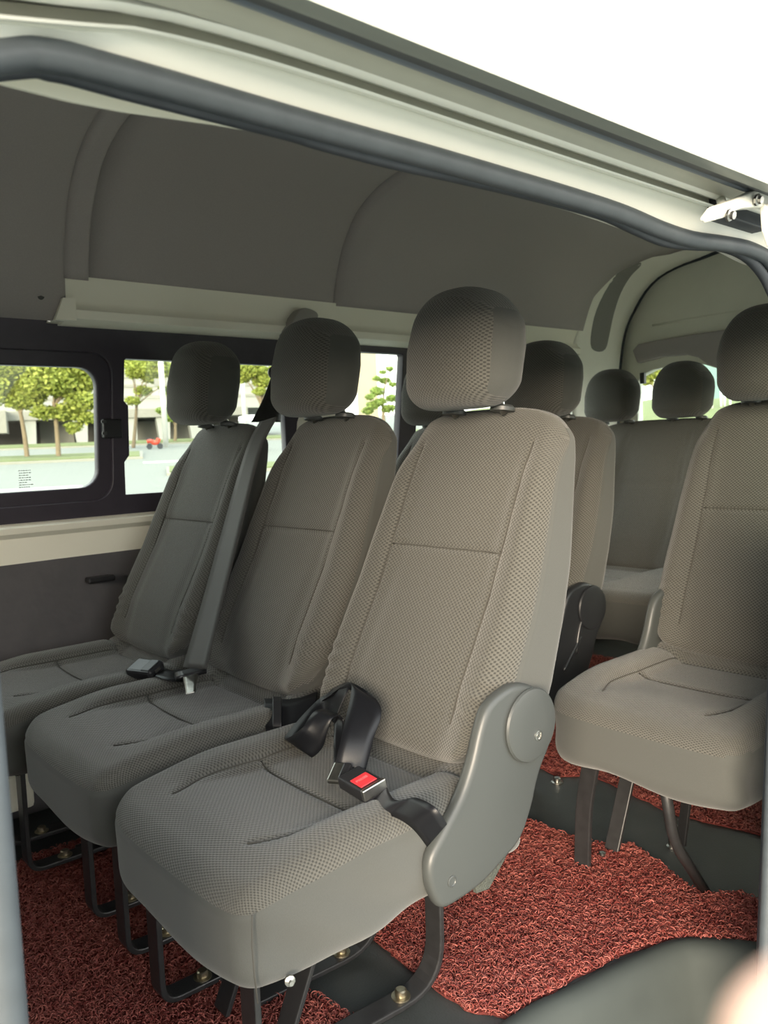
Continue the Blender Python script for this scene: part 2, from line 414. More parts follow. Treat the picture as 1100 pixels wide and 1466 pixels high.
def make_backrest(parent, lean=0, step=.0062, hw=.226, z0=.445, z1=1.052):
    hz = (z1-z0)/2; hx = .075
    P, U, Fc, side = rbox_raw(hx, hw, hz, .036, step)
    z = P[:, 2]+(z0+z1)/2; s = P[:, 1]; sn = s/hw; u = P[:, 0]/hx
    xf = np.interp(z, *zip(*FRONT)); xr = np.interp(z, *zip(*REAR)); x = xf + (xr-xf)*(u+1)/2
    wid = np.interp(z, [.44, .50, .58, .68, .80, .95, 1.0, 1.03, 1.052], [.91, .985, 1.015, 1.01, .975, .905, .88, .86, .83])
    # round the top corners
    y = s*wid
    topc = ss(.93, 1.052, z); zz = z - .040*topc*np.abs(sn)**4 + .045*(1-ss(.445, .56, z))*np.abs(sn)**4
    front = ss(-.1, -.85, u) if False else 1-ss(-.9, .2, u)
    # bolsters forward, middle dished, waist rounded out
    x = x - front*(.020*ss(.105, .185, np.abs(y))*(1-ss(.9, 1.04, z)) - .004 + .010*np.sin(pi*np.clip((z-.45)/.33, 0, 1))*(1-ss(.08, .15, np.abs(y))))
    x = x + front*.016*ss(.80, 1.0, np.abs(sn))
    yl = .142
    x = x + front*.0055*groove(np.abs(y), yl, .004)*ss(.50, .55, z)*(1-ss(.985, 1.01, z))
    x = x + front*.0060*groove(z, .792, .004)*(np.abs(y) < .142)
    # gathered cloth at the lower corners
    puck = front*np.exp(-((z-.565)/.05)**2)*ss(.135, .19, np.abs(y))
    x = x + puck*.0035*np.sin(z*240+np.abs(y)*60)
    x = x + (1-front)*.0
    idx = []
    for q, sd in zip(Fc, side):
        uu = np.mean(u[q]); 
        if sd[0] == 0 and sd[1] == 0: idx.append(0)
        elif sd == (2, 1): idx.append(0)
        elif sd[0] == 1 and uu < -.62: idx.append(0)
        else: idx.append(1)
    w = np.exp(-((u+.62)/.05)**2)*ss(.9, 1, np.abs(sn))*(1-ss(.96, 1.0, z)); y = y - np.sign(y)*w*.0025
    xx, zz = leanpt(x, zz, lean)
    uv = np.stack([y + np.sign(y)*(u+1)*.06*ss(.75, 1, np.abs(sn)), z + (u+1)*hx*(z > 1.02)], 1)
    Vb = np.stack([xx, y, zz], 1)
    o = mesh('backrest', Vb, Fc, ['weave', 'knit'], parent, idx=idx, uv=uv)
    fm = U[:, 0] == -1; T = Vb[fm]; yz = np.stack([y, z], 1)[fm]
    def on_front(pts):
        out = []
        for a, b in pts:
            d = np.hypot(yz[:, 0]-a, yz[:, 1]-b); k = np.argsort(d)[:4]; w_ = 1/(d[k]+1e-4); p = (T[k]*w_[:, None]).sum(0)/w_.sum(); out.append(p-np.array([.0004, 0, 0]))
        return out
    if hw < .3:
        for sg in (-1, 1): seam('seam', on_front([(sg*.142, q) for q in np.linspace(.52, .99, 28)]), o)
        seam('seam', on_front([(q, .792) for q in np.linspace(-.140, .140, 20)]), o)
    return o
def make_headrest(parent, lean=0, step=.006, hw=.121, z0=1.048, z1=1.272, xc=.628, posts=True):
    hx, hz = .052, (z1-z0)/2
    P, U, Fc, side = rbox_raw(hx, hw, hz, .046, step)
    t = P[:, 2]/hz; sn = P[:, 1]/hw; u = P[:, 0]/hx
    wid = np.interp(t, [-1, -.6, 0, .5, 1], [.90, .98, 1.0, .96, .86])
    y = P[:, 1]*wid
    z = P[:, 2]+(z0+z1)/2 - .050*ss(-.1, 1, t)*np.abs(sn)**2.7 + .007*(1-ss(-1, -.2, t))*np.abs(sn)**3
    x = P[:, 0]*(1+.12*(1-np.abs(t))) + xc + .012*t - .022*(1-sn**2)*(1-ss(-1, .5, u)) + .010*np.abs(sn)**2
    xx, zz = leanpt(x, z, lean)
    idx = [1 if (sd[0] == 1 and np.mean(np.abs(sn[q])) > .86) else 0 for q, sd in zip(Fc, side)]
    uv = np.stack([y*1.1, z + (u+1)*hx*(t > .8)], 1)
    o = mesh('headrest', np.stack([xx, y, zz], 1), Fc, ['weave', 'knit'], parent, idx=idx, uv=uv)
    # the side-panel seam, a thin welt each side
    if posts:
        for sgn in (-1, 1):
            a = leanpt(xc+.045, 1.04, lean); b = leanpt(xc+.008, 1.10, lean); c0 = leanpt(xc+.040, 1.044, lean)
            tube('headrest_post', [(a[0], sgn*.062, a[1]), (b[0], sgn*.062, b[1])], .006, 'chrome', o, 10)
            lathe('post_collar', [(.002, 0), (.023, 0), (.023, .007), (.019, .011), (.002, .011)], 'cover', o, (sin(radians(lean+5)), 0, 1), (c0[0], sgn*.062, c0[1]), 16)
    return o
COVER = [(.763,.325),(.752,.36),(.757,.392),(.785,.422),(.824,.462),(.850,.505),(.866,.545),(.885,.578),(.915,.594),(.955,.600),(.998,.586),(1.028,.556),(1.041,.515),(1.033,.480),(1.012,.452),(.997,.425),(.985,.395),(.955,.350),(.905,.326),(.862,.311),(.81,.305),(.778,.307)]
CX0 = .452
def make_cover(parent, sgn, mat='cover', y=-.221, bolt=True):
    """recliner cover: curved plastic shell with a raised round cap over the pivot"""
    pts = [(a-CX0, b) for a, b in COVER]
    pts = [tuple(p) for p in catmull(pts, 3, closed=True)]
    y0, y1 = (y*1.0, y-.024) if sgn < 0 else (-y, -y+.024)
    o = prism('recliner_cover', pts, y0, y1, mat, parent, bev=.010, seg=4)
    ax = (0, -1, 0) if sgn < 0 else (0, 1, 0)
    cap = [(0.001, 0), (.058, 0), (.0595, .004), (.0575, .0075), (.051, .0095), (.02, .0105), (.001, .0105)]
    c = lathe('pivot_cap', cap, mat, o, ax, (.979-CX0, y1, .530), 36)
    if bolt:
        yb = y1+(-.0105 if sgn < 0 else .0105)
        lathe('cap_screw', [(.001, -.001), (.0085, -.001), (.0085, .0012), (.006, .0016), (.0055, .0003), (.003, .0003), (.0028, .0016), (.001, .0016)], 'chrome', c, ax, (.988-CX0, yb, .512), 14)
        lathe('screw_plug', [(.001, -.001), (.0085, -.001), (.0085, .001), (.007, .0018), (.006, .0006), (.001, .0002)], mat, o, ax, (.795-CX0, y1, .343), 14)
    return o
def arc_path(P, r, k=6):
    """polyline with rounded corners"""
    P = [np.array(p, float) for p in P]; out = [P[0]]
    for i in range(1, len(P)-1):
        a = P[i-1]-P[i]; b = P[i+1]-P[i]; la, lb = np.linalg.norm(a), np.linalg.norm(b); rr = min(r, la*.45, lb*.45)
        A = P[i]+a/la*rr; B = P[i]+b/lb*rr
        for j in range(k+1):
            t = j/k; out.append((1-t)**2*A+2*t*(1-t)*P[i]+t*t*B)
    out.append(P[-1]); return out
def make_bolt(parent, loc, mat='brass', s=1.0):
    return lathe('floor_bolt', [(.001, 0), (.017*s, 0), (.017*s, .003), (.0105*s, .004), (.0105*s, .013), (.008*s, .015), (.001, .015)], mat, parent, (0, 0, 1), loc, 6 if False else 18)
def make_legs(parent, ys, front_x=.10, rear_x=.50, brace=True, h=.33):
    fy, ry = ys if isinstance(ys[0], tuple) else (ys, ys)
    for y in fy:
        o = bar('leg', arc_path([(front_x, y, h), (front_x, y, .020), (front_x+.19, y, .016)], .035), .042, .011, 'steelblack', parent, (1, 0, 1))
        make_bolt(o, (front_x+.085, y, .022))
    for k, y in enumerate(ry):
        o = bar('leg', arc_path([(rear_x, y, h), (rear_x-.005, y, .014), (rear_x-.28, y+.02, .014)], .085, 8), .040, .011, 'steelblack', parent, (-1, 0, 1))
        make_bolt(o, (rear_x-.085, y+.006, .019))
        if brace:
            bar('brace', [(rear_x-.19, y+.03, h-.02), (rear_x-.33, y+.03, .014)], .042, .009, 'steelblack', parent, (1, 0, .4))
def add_skirt_seam(seat):
    tube('skirt_seam', [(.024, -.2225, .418), (.022, -.2215, .38), (.024, -.2195, .34), (.028, -.217, .300)], .0011, 'seam', seat, 6)
def make_underframe(parent, hw=.17):
    o = box('underframe', (.06, -hw, .285), (.54, hw, .325), 'steelblack', parent, .006)
    return o
ROW = 'seats with woven grey-brown covers in the van'
def make_seat(label, x0, y0, z0=0, lean=0, sides=(-1,), legs=(-.12, .14), mat='cover', step=.0075, brace=True, legfun=None):
    t = tag(empty('van_seat', (x0, y0, z0)), label, 'seat', ROW)
    make_cushion(t, step); make_backrest(t, lean, step); make_headrest(t, lean, min(step, .007))
    make_underframe(t)
    for s in sides: make_cover(t, s, mat)
    if legfun: legfun(t)
    else: make_legs(t, legs, brace=brace)
    return t
def copy_seat(src, label, x0, y0, z0=0, drop=()):
    r = src.copy(); COL.objects.link(r); r.location = (x0, y0, z0); r['label'] = label
    for ch in src.children:
        if ch.name.split('.')[0] in drop: continue
        c = ch.copy(); COL.objects.link(c); c.parent = r
        for g in ch.children:
            d = g.copy(); COL.objects.link(d); d.parent = c
            for q in g.children:
                e = q.copy(); COL.objects.link(e); e.parent = d
    return r

near = make_seat('nearest front-row seat in the doorway, black lap belt with red buckle on its cushion', .445, 1.050, 0, 3, (-1,), ((-.07, .255), (-.04, .13)), 'cover', .0056)
add_skirt_seam(near)
# front skirt fastener
lathe('skirt_clip', [(.001, 0), (.007, 0), (.007, .004), (.003, .006), (.003, .011), (.001, .011)], 'chrome', near, (-.3, -1, .1), (.075, -.217, .308), 10)
prism('felt_flap', [(.445,.262),(.475,.258),(.515,.292),(.548,.335),(.556,.345),(.556,.395),(.44,.33)], -.196, -.188, 'felt', near, .001)

mid = make_seat('middle front-row seat, grey shoulder belt running down beside its backrest', .45, 1.522, .012, 2.5, (), (-.06, .11), 'cover', .0075, brace=False)
far = copy_seat(mid, 'front-row seat against the window wall, its headrest in front of the sliding window', .41, 1.982, .015)
pairA = copy_seat(mid, 'second-row seat directly behind the nearest front-row seat, charcoal recliner cover on its aisle side', 1.25, 1.495)
make_cover(pairA, -1, 'coverdark', bolt=False)
for p in ([(.455, .42), (.475, .49), (.525, .562)], [(.40, .385), (.445, .43), (.475, .46)]):
    tube('cover_rib', catmull([(a, -.246, b) for a, b in p], 5), .006, 'coverdark', pairA, 8)
pairB = copy_seat(mid, 'second-row seat by the window wall, mostly hidden behind the front row', 1.25, 1.955)

def jump_legs(t):
    x0, y0 = 1.30, .80
    o = bar('leg', arc_path([(.110, .150, .33), (.125, .195, .16), (.135, .210, .004)], .05), .040, .012, 'steelblack', t, (1, 0, 0))
    o2 = bar('leg', [(.345, .180, .33), (.235, .200, .006)], .036, .010, 'steelblack', t, (1, 0, .4))
    make_bolt(o2, (.200, .201, .004), 'chrome', .8)
    tube('support_strut', arc_path([(.085, -.02, .33), (.130, -.02, .15), (.237, -.030, .004)], .04), .0115, 'steelblack', t, 12)
    bar('brace', [(.45, .10, .30), (.30, .06, .05)], .024, .008, 'steelblack', t, (1, 0, .4))
jump = make_seat('second-row single seat at the right edge of the doorway on folding black legs', 1.325, .855, 0, -1, (), (), 'cover', .0065, legfun=jump_legs)
make_cover(jump, 1, 'cover', y=-.190, bolt=False)

# rear bench: one cushion and backrest, two headrests seen
bench = tag(empty('rear_bench_seat', (2.33, 1.775, 0)), 'wide rear bench with two black headrests under the tailgate window', 'seat')
make_cushion(bench, .011, hw=.39, z0=.275, z1=.462); make_backrest(bench, 3, .011, hw=.39)
h1 = make_headrest(bench, 3, .009); 
for ch in [h1]+list(h1.children): ch.location.y = 0
h1.location.y = .205
h2 = h1.copy(); COL.objects.link(h2); h2.location.y = -.118
for ch in h1.children:
    c = ch.copy(); COL.objects.link(c); c.parent = h2
make_legs(bench, (-.32, .28), brace=False, h=.30)

# ---------------------------------------------------------------- belts
def E2(*rows): return [(at_z(a, b, c), at_z(d, e, f)) for a, b, c, d, e, f in rows]
lap = tag(empty('lap_belt', (.80, 1.03, .44)), 'black lap belt looped on the nearest seat cushion with a red-button buckle', 'seat belt')
def under(o, p):
    o.parent = p; o.matrix_parent_inverse = Matrix.Translation(p.location).inverted(); return o
webs = [
 E2((462,1012,.455,470,985,.50), (440,1020,.47,480,985,.53), (470,998,.525,505,978,.56), (503,980,.565,545,1012,.545), (490,1050,.515,535,1058,.505), (478,1098,.47,524,1102,.465)),
 E2((500,984,.56,478,1035,.50), (458,1000,.515,470,1034,.48), (408,1055,.468,446,1082,.452), (430,1045,.50,462,1070,.47), (452,1018,.525,475,1030,.52), (476,1022,.51,492,1030,.51), (478,1065,.48,494,1065,.48), (478,1100,.462,496,1100,.462)),
 E2((522,1138,.458,552,1122,.472), (532,1165,.452,566,1145,.478), (560,1168,.458,596,1142,.492), (590,1185,.46,622,1155,.50), (612,1212,.43,640,1180,.475)),
]
for w in webs: under(ribbon('webbing', w, 'webbing', None), lap)
def obox(name, c, ex, ey, ez, mat, bev=.002):
    """box around c with half-axis vectors"""
    c, ex, ey, ez = [np.array(a, float) for a in (c, ex, ey, ez)]
    V = [c+sx*ex+sy*ey+sz*ez for sz in (-1, 1) for sx, sy in ((-1,-1),(1,-1),(1,1),(-1,1))]
    o = fixn(mesh(name, V, [(0,3,2,1),(4,5,6,7),(0,1,5,4),(1,2,6,5),(2,3,7,6),(3,0,4,7)], mat, None, smooth=False))
    if bev: bevel(o, bev, 2)
    return o
def buckle_axes(pa, pb, tilt=.25, L=.5):
    a, b = np.array(pa), np.array(pb); ex = (b-a)*L; n = np.array([-.25, -.35, 1.0]); n -= ex*(n@ex)/(ex@ex); n /= np.linalg.norm(n); ey = np.cross(n, ex); ey /= np.linalg.norm(ey)
    return (a+b)/2, ex, ey, n
c, ex, ey, n_ = buckle_axes(at_z(500, 1112, .472), at_z(538, 1134, .472))
bk = under(obox('buckle', c, ex, ey*.021, n_*.010, 'blackplastic', .003), lap)
rb = under(obox('release_button', c+ex*.22+n_*.0095, ex*.42, ey*.0145, n_*.0018, 'red', .0008), lap); rb.parent = bk; rb.matrix_parent_inverse = Matrix.Identity(4)
bl = under(obox('buckle_lip', c+ex*.92+n_*.003, ex*.10, ey*.0215, n_*.009, 'chrome', .002), lap); bl.parent = bk; bl.matrix_parent_inverse = Matrix.Identity(4)
# PRESS on the button, raised strokes
exu = ex/np.linalg.norm(ex)
STROKES = {'P': [(0,0,0,2),(0,2,1,2),(1,2,1,1),(1,1,0,1)], 'R': [(0,0,0,2),(0,2,1,2),(1,2,1,1),(1,1,0,1),(.3,1,1,0)], 'E': [(0,0,0,2),(0,2,1,2),(0,1,.8,1),(0,0,1,0)], 'S': [(1,2,0,2),(0,2,0,1),(0,1,1,1),(1,1,1,0),(1,0,0,0)]}
def strokes_mesh(name, text, origin, du, dv, nn, hgt, wid, mat, th=.0006):
    V, Fc = [], []; pen = 0; du, dv, nn, origin = [np.array(a, float) for a in (du, dv, nn, origin)]
    for chx in text:
        for x0, y0, x1, y1 in STROKES[chx]:
            a = origin+du*(pen+x0*wid*.6)+dv*(y0*hgt/2); b_ = origin+du*(pen+x1*wid*.6)+dv*(y1*hgt/2)
            t = b_-a; t /= np.linalg.norm(t); s = np.cross(nn, t)*th; k = len(V)
            V += [a-s-t*th, b_-s+t*th, b_+s+t*th, a+s-t*th, a-s-t*th+nn*.0004, b_-s+t*th+nn*.0004, b_+s+t*th+nn*.0004, a+s-t*th+nn*.0004]
            Fc += [(k+4,k+5,k+6,k+7),(k,k+1,k+5,k+4),(k+1,k+2,k+6,k+5),(k+2,k+3,k+7,k+6),(k+3,k,k+4,k+7)]
        pen += wid
    return mesh(name, V, Fc, mat, None, smooth=False)
tx = under(strokes_mesh('button_lettering', 'PRESS', c+ex*.25+n_*.0114-ey*.0105-exu*.002, ey, -exu, n_, .0045, .0042, 'redlight', .00045), lap)
tx.parent = bk; tx.matrix_parent_inverse = Matrix.Identity(4)
c2, ex2, ey2, n2 = buckle_axes(at_z(474, 1106, .468), at_z(496, 1108, .468))
under(obox('tongue', c2, ex2, ey2*.020, n2*.004, 'chrome', .002), lap)
tg = under(obox('tongue_grip', c2+ex2*.9, ex2*.55, ey2*.017, n2*.008, 'blackplastic', .003), lap)
under(obox('anchor_clip', at_z(540, 1178, .455), np.array([.006, .0, 0]), np.array([0, .006, 0]), np.array([0, 0, .003]), 'chrome', .001), lap)

clipb = tag(empty('lap_belt_clip', at_z(395, 1030, .465)), 'black belt end with dark slider lying between middle and nearest cushions', 'seat belt')
under(ribbon('webbing', E2((378,1000,.487,381,1050,.448), (400,1001,.489,402,1050,.450), (425,1000,.492,425,1046,.455), (455,990,.50,450,1030,.465)), 'webbing', None), clipb)
under(ribbon('slider', E2((391,999,.495,391,1041,.462), (403,999,.495,403,1041,.462)), 'blackplastic', None, th=.006), clipb)
under(ribbon('tongue_plate', E2((370,1040,.452,371,1052,.445), (381,1024,.462,384,1051,.447)), 'chrome', None, th=.003), clipb)
under(ribbon('lower_webbing', E2((374,1046,.446,376,1058,.438), (410,1046,.450,412,1056,.442), (432,1050,.450,430,1058,.44)), 'webbing', None), clipb)

sh = tag(empty('shoulder_belt', (1.0, 1.72, .45)), 'grey shoulder belt hanging beside the middle seat with a bright metal tongue at its end', 'seat belt')
def EX(*rows): return [(at_x(a, b, c), at_x(d, e, f)) for a, b, c, d, e, f in rows]
under(ribbon('webbing', EX((372,604,1.10,398,596,1.10), (352,645,1.065,374,645,1.065), (318,760,.985,345,760,.985), (290,860,.90,320,860,.90), (262,955,.80,296,958,.80)), 'webgrey', None), sh)
under(ribbon('tongue_grip', E2((250,966,.488,294,953,.490), (252,972,.485,296,961,.486)), 'blackplastic', None, th=.010), sh)
under(ribbon('tongue', E2((262,970,.486,284,964,.487), (265,985,.480,281,981,.481), (266,994,.476,280,991,.477)), 'chrome', None, th=.003), sh)

ub = tag(empty('upper_belt', at_y(395, 560, 2.15)), 'black belt strap slanting from the pillar guide behind the middle headrest', 'seat belt')
under(ribbon('webbing', [(at_y(388,540,2.19), at_y(401,545,2.19)), (at_y(377,570,2.1), at_y(404,575,2.1)), (at_y(360,604,2.0), at_y(402,604,2.0))], 'webbing', None), ub)
gd = under(lathe('belt_guide', [(.001, 0), (.020, 0), (.022, .006), (.018, .014), (.001, .014)], 'blackplastic', None, (0, -1, 0), at_y(391, 534, 2.205), 20), ub)
under(lathe('guide_bolt', [(.001, 0), (.008, 0), (.006, .005), (.001, .005)], 'chrome', None, (0, -1, 0), at_y(391, 536, 2.19), 12), ub)

fb = tag(empty('belt_buckle', at_z(218, 962, .478)), 'black belt buckle lying on the rear of the window seat cushion', 'buckle')
c, ex, ey, n_ = buckle_axes(at_z(190, 956, .488), at_z(226, 960, .488))
under(obox('housing', c, ex, ey*.026, n_*.013, 'blackplastic', .007), fb)
under(obox('release_button', c+ex*.55+n_*.006, ex*.35, ey*.022, n_*.0085, 'coverdark', .003), fb)
under(obox('chrome_edge', c+ex*1.0+n_*.002, ex*.04, ey*.009, n_*.004, 'chrome', .001), fb)
under(ribbon('strap', E2((222,968,.482,232,955,.484), (240,974,.478,246,960,.480), (262,976,.470,262,958,.472)), 'webbing', None), fb)

# ---------------------------------------------------------------- van shell: floor, step, walls
JX0, JX1, YD = .128, 1.224, .555        # door opening: front and rear jamb, door plane
edge = [(-.6, .87), (.10, .875), (.50, .875), (.956, .872), (1.10, .850), (1.25, .822), (1.364, .790), (1.43, .73), (1.476, .661), (1.50, .60), (1.50, .50)]
edge = [tuple(p) for p in catmull(edge, 5)]
fl = [(a, b) for a, b in edge] + [(3.6, .50), (3.6, 2.42), (-1.6, 2.42), (-1.6, .87)]
st(prism('floor', fl, -.06, 0, 'floor', None, axis='z'))
def ribs(y0, y1): pass
# step well below the floor edge: rounded lip, curved riser, tread
lipprof = [(.0, .0), (.012, .010), (.03, .011), (.046, .004), (.056, -.014), (.064, -.05), (.076, -.11), (.10, -.17), (.15, -.215), (.22, -.232), (.315, -.235), (.315, -.27), (-.02, -.27), (-.02, -.01)]
sp_path = [np.array([a, b, 0.0]) for a, b in edge if a > -.05 and b > .63]
st(sweep('trim_step', sp_path, [(a, b) for a, b in lipprof], 'step', None, updir=(0, 0, 1)))
st(box('trim_sill', (-.30, .515, -.42), (1.40, .575, -.24), 'white', None, .012))
# far wall
def yw(z): return 2.330 - .14*(z-.70)
def pw(off): return lambda a, b, c: (a, yw(b)+off+c, b)
st(plate('wall_far', [(-1.6, -.05), (3.55, -.05), (3.55, .70), (-1.6, .70)], [], .03, lambda a, b, c: (a, 2.325+c+.012*sin(a*9)*sin(b*7), b), 'wallvinyl'))
prof = [(2.330, .690), (2.312, .700), (2.308, .755), (2.306, .770), (2.286, .784), (2.282, .800), (2.300, .812), (2.34, .815), (2.36, .80), (2.36, .69)]
def xsweep(name, prof, x0, x1, mat, parent=None, n=2, fn=None, smooth=False, asm=35):
    V = []; k = len(prof); Fc = []
    for i in range(n):
        x = x0+(x1-x0)*i/(n-1)
        for y, z in prof:
            V.append((x, y, z) if fn is None else fn(x, y, z))
    for i in range(n-1):
        for j in range(k): Fc.append((i*k+j, i*k+(j+1) % k, (i+1)*k+(j+1) % k, (i+1)*k+j))
    Fc += [tuple(range(k)), tuple((n-1)*k+j for j in range(k-1, -1, -1))]
    o = fixn(mesh(name, V, Fc, mat, parent, smooth=True)); return autosmooth(o, asm)
st(xsweep('trim_belt', prof, -1.6, 3.5, 'cream'))
# black window surround with the sliding and fixed panes
Z0, Z1 = .862, 1.262
w1 = rrect(-.55, .893, .888, 1.237, .055); w2h = [(.958, Z0+.004), (1.505, Z0), (1.535, Z0+.02), (1.50, Z1-.012), (1.485, Z1-.002), (.965, Z1), (.958, Z1-.006), (.955, 1.14), (.968, 1.125), (.970, .985), (.955, .965)]
sur = [(-1.6, .800), (1.60, .800), (1.63, .83), (1.60, 1.29), (1.575, 1.33), (1.53, 1.347), (-1.6, 1.360)]
st(plate('trim_surround', sur, [rrect(-.60, .855, .925, 1.275, .06), w2h], .024, pw(0), 'black', bev=.003))
wf = st(plate('window_1', rrect(-.63, .835, .948, 1.290, .075), [w1], .022, pw(.014), 'black', bev=.004))
plate('pane', rrect(-.57, .88, .90, 1.25, .05), [], .004, pw(.016), 'glass', wf, bev=0)
la = box('latch', (.893, yw(1.06)-.022, 1.035), (.950, yw(1.06)+.002, 1.09), 'blackplastic', wf, .004)
for z in (1.045, 1.078): box('latch_catch', (.888, yw(1.06)-.026, z), (.902, yw(1.06)-.02, z+.008), 'cover', la, .001)
# faint maker's panel etched on the glass: mirrored lines of tiny illegible print
V, Fc = [], []
R2 = random.Random(3)
for row in range(8):
    zz = .953-row*.0065; x = .668+R2.random()*.003
    while x < .702-(row % 3)*.006:
        w = .002+R2.random()*.005; k = len(V)
        for (a, b) in ((x, zz), (x+w, zz), (x+w, zz+.0022), (x, zz+.0022)): V.append((a, yw(b)+.010, b))
        Fc.append((k, k+1, k+2, k+3)); x += w+.0018
mesh('etched_panel', V, Fc, 'etch', wf, smooth=False)
w2o = st(plate('window_2', [(.945, Z0-.01), (1.545, Z0-.01), (1.52, Z1+.01), (.945, Z1+.01)], [], .004, pw(.016), 'glass', bev=0))
# third window, beyond the pillar
st(plate('trim_window', [(1.70, .80), (3.10, .80), (3.10, 1.345), (1.70, 1.345)], [rrect(1.745, .86, 2.035, 1.318, .012), rrect(2.115, .86, 2.98, 1.30, .05)], .03, pw(.004), 'black', bev=.003))
st(plate('window_3', [(1.73, .84), (3.02, .84), (3.02, 1.33), (1.73, 1.33)], [], .004, pw(.018), 'glass', bev=0))
st(box('wall_far', (1.56, 2.26, .80), (1.74, 2.36, 1.40), 'cream', None, .01))
st(box('wall_far', (3.08, 2.24, .80), (3.45, 2.36, 1.40), 'inner_white', None, .01))
# cream cove between windows and headliner
cove = [(2.20, 1.47), (2.165, 1.462), (2.178, 1.40), (2.172, 1.385), (2.155, 1.372), (2.160, 1.350), (2.20, 1.338), (2.30, 1.338), (2.30, 1.47)]
st(xsweep('trim_cove', cove, .775, 3.03, 'cream'))
st(prism('trim_cove', [(.745, 1.343), (.80, 1.343), (.80, 1.40), (.768, 1.40)], 2.15, 2.25, 'cream'))
box_ = tag(prism('pillar_trim', [tuple(p) for p in catmull([(1.45,1.345),(1.48,1.39),(1.515,1.428),(1.565,1.423),(1.575,1.40),(1.53,1.345)], 4, True)], 2.13, 2.19, 'greyplastic', None, bev=.006), 'small grey belt-anchor cover on the cream strip behind the middle headrest', 'trim cover')
# low ledge under the window seat
st(box('trim_ledge', (.20, 2.14, .085), (.60, 2.33, .18), 'cream', None, .012))
hd = tag(box('pull_handle', (.825, 2.270, .622), (.905, 2.305, .640), 'blackplastic', None, .006), 'small black pull handle on the dark lower wall panel', 'handle')
# fabric cover edge of the lower wall near the handle
# ---------------------------------------------------------------- headliner and roof
HP = [(2.17, 1.455), (2.14, 1.56), (2.10, 1.64), (2.03, 1.718), (1.93, 1.768), (1.80, 1.792), (1.60, 1.797), (1.42, 1.78), (1.22, 1.70), (1.0, 1.575), (.82, 1.46), (.72, 1.395), (.665, 1.36), (.645, 1.33)]
HPc = [tuple(p) for p in catmull(HP, 4)]
def headliner(name, x0, x1, off, roll0, roll1, rear=None, bottom=None, n=8):
    """ceiling panel of moulded felt; its ends roll outwards into the seams"""
    P = [np.array(p) for p in (HPc if bottom is None else [bottom]+HPc)]
    cen = np.array([1.40, 1.35]); V = []; Fc = []
    xs = []
    if roll0: xs += [(0, .030), (.006, .010), (.018, .001)]
    else: xs += [(0, 0)]
    tail = [(-.018, .001), (-.006, .010), (0, .030)] if roll1 else [(0, 0)]
    cols = [(x0+a, b) for a, b in xs] + [(x0+(x1-x0)*i/n, 0) for i in range(1, n)] + [(x1+a, b) for a, b in tail]
    for ci, (x, lift) in enumerate(cols):
        for k, p in enumerate(P):
            dirn = p-cen; dirn /= np.linalg.norm(dirn)
            q = p + dirn*(off+lift)
            xx = x
            if rear is not None:
                fr = max(0, (x-x0)/(x1-x0)); xx = x + fr*rear(k/(len(P)-1), p)
            V.append((xx, q[0], q[1]))
    k = len(P)
    for i in range(len(cols)-1):
        for j in range(k-1): Fc.append((i*k+j, i*k+j+1, (i+1)*k+j+1, (i+1)*k+j))
    o = fixn(mesh(name, V, Fc, 'headliner', None, smooth=True))
    md = o.modifiers.new('shell', 'SOLIDIFY'); md.thickness = .02; md.offset = -1
    return st(o)
def rear_shift(t, p): 
    y, z = p
    if y < 1.86: return .34
    return float(np.interp(z, [1.455, 1.60, 1.71, 1.768, 1.792], [0, .02, .10, .20, .34]))
headliner('ceiling', -1.5, .775, 0, False, True, bottom=(2.19, 1.345))
headliner('ceiling', .775, .84, .004, True, False)
headliner('ceiling', .835, 1.685, .001, False, True)
headliner('ceiling', 1.685, 3.04, 0, True, False, rear=rear_shift, n=14)
lathe('headliner_stud', [(.001, 0), (.010, 0), (.009, .003), (.001, .004)], 'cover', None, (0, -1, .2), at_y(58, 424, 2.165), 14)
tag(bpy.data.objects['headliner_stud'], 'small round grey stud low on the headliner at the left', 'fastener')
# roof skin
roofp = [(2.26, 1.40), (2.20, 1.66), (2.08, 1.80), (1.85, 1.85), (1.50, 1.855), (1.36, 1.825), (1.20, 1.745), (.95, 1.59), (.72, 1.45), (.585, 1.362), (.58, 1.366), (.72, 1.457), (.95, 1.602), (1.20, 1.76), (1.36, 1.842), (1.50, 1.875), (1.85, 1.875), (2.10, 1.83), (2.22, 1.68), (2.29, 1.40)]
st(xsweep('roof', roofp, -1.6, 3.62, 'white'))
# ---------------------------------------------------------------- near side: door header, rails, seals, jambs
def hz(x):   # gentle fall of the opening's top edge towards the rear
    return np.interp(x, [-.3, .195, .316, .487, .738, .968, 1.10, 1.3], [1.262, 1.252, 1.248, 1.241, 1.230, 1.226, 1.226, 1.226])
def drop(x): return float(np.interp(x, [.10, .16, .21, .25, .30, .36, .44], [.042, .028, .018, .0085, .0035, .001, 0]))
def hfn(x, y, z): return (x, y, z+(hz(x)-1.241)*float(ss(1.275, 1.26, np.array(z)) if False else (z < 1.27)) - (drop(x) if 1.27 < z < 1.29 else 0))
XA, XB = -.9, 2.2
def hstrip(name, prof, x0, x1, mat, n=26, fn=None): return st(xsweep(name, prof, x0, x1, mat, None, n, fn))
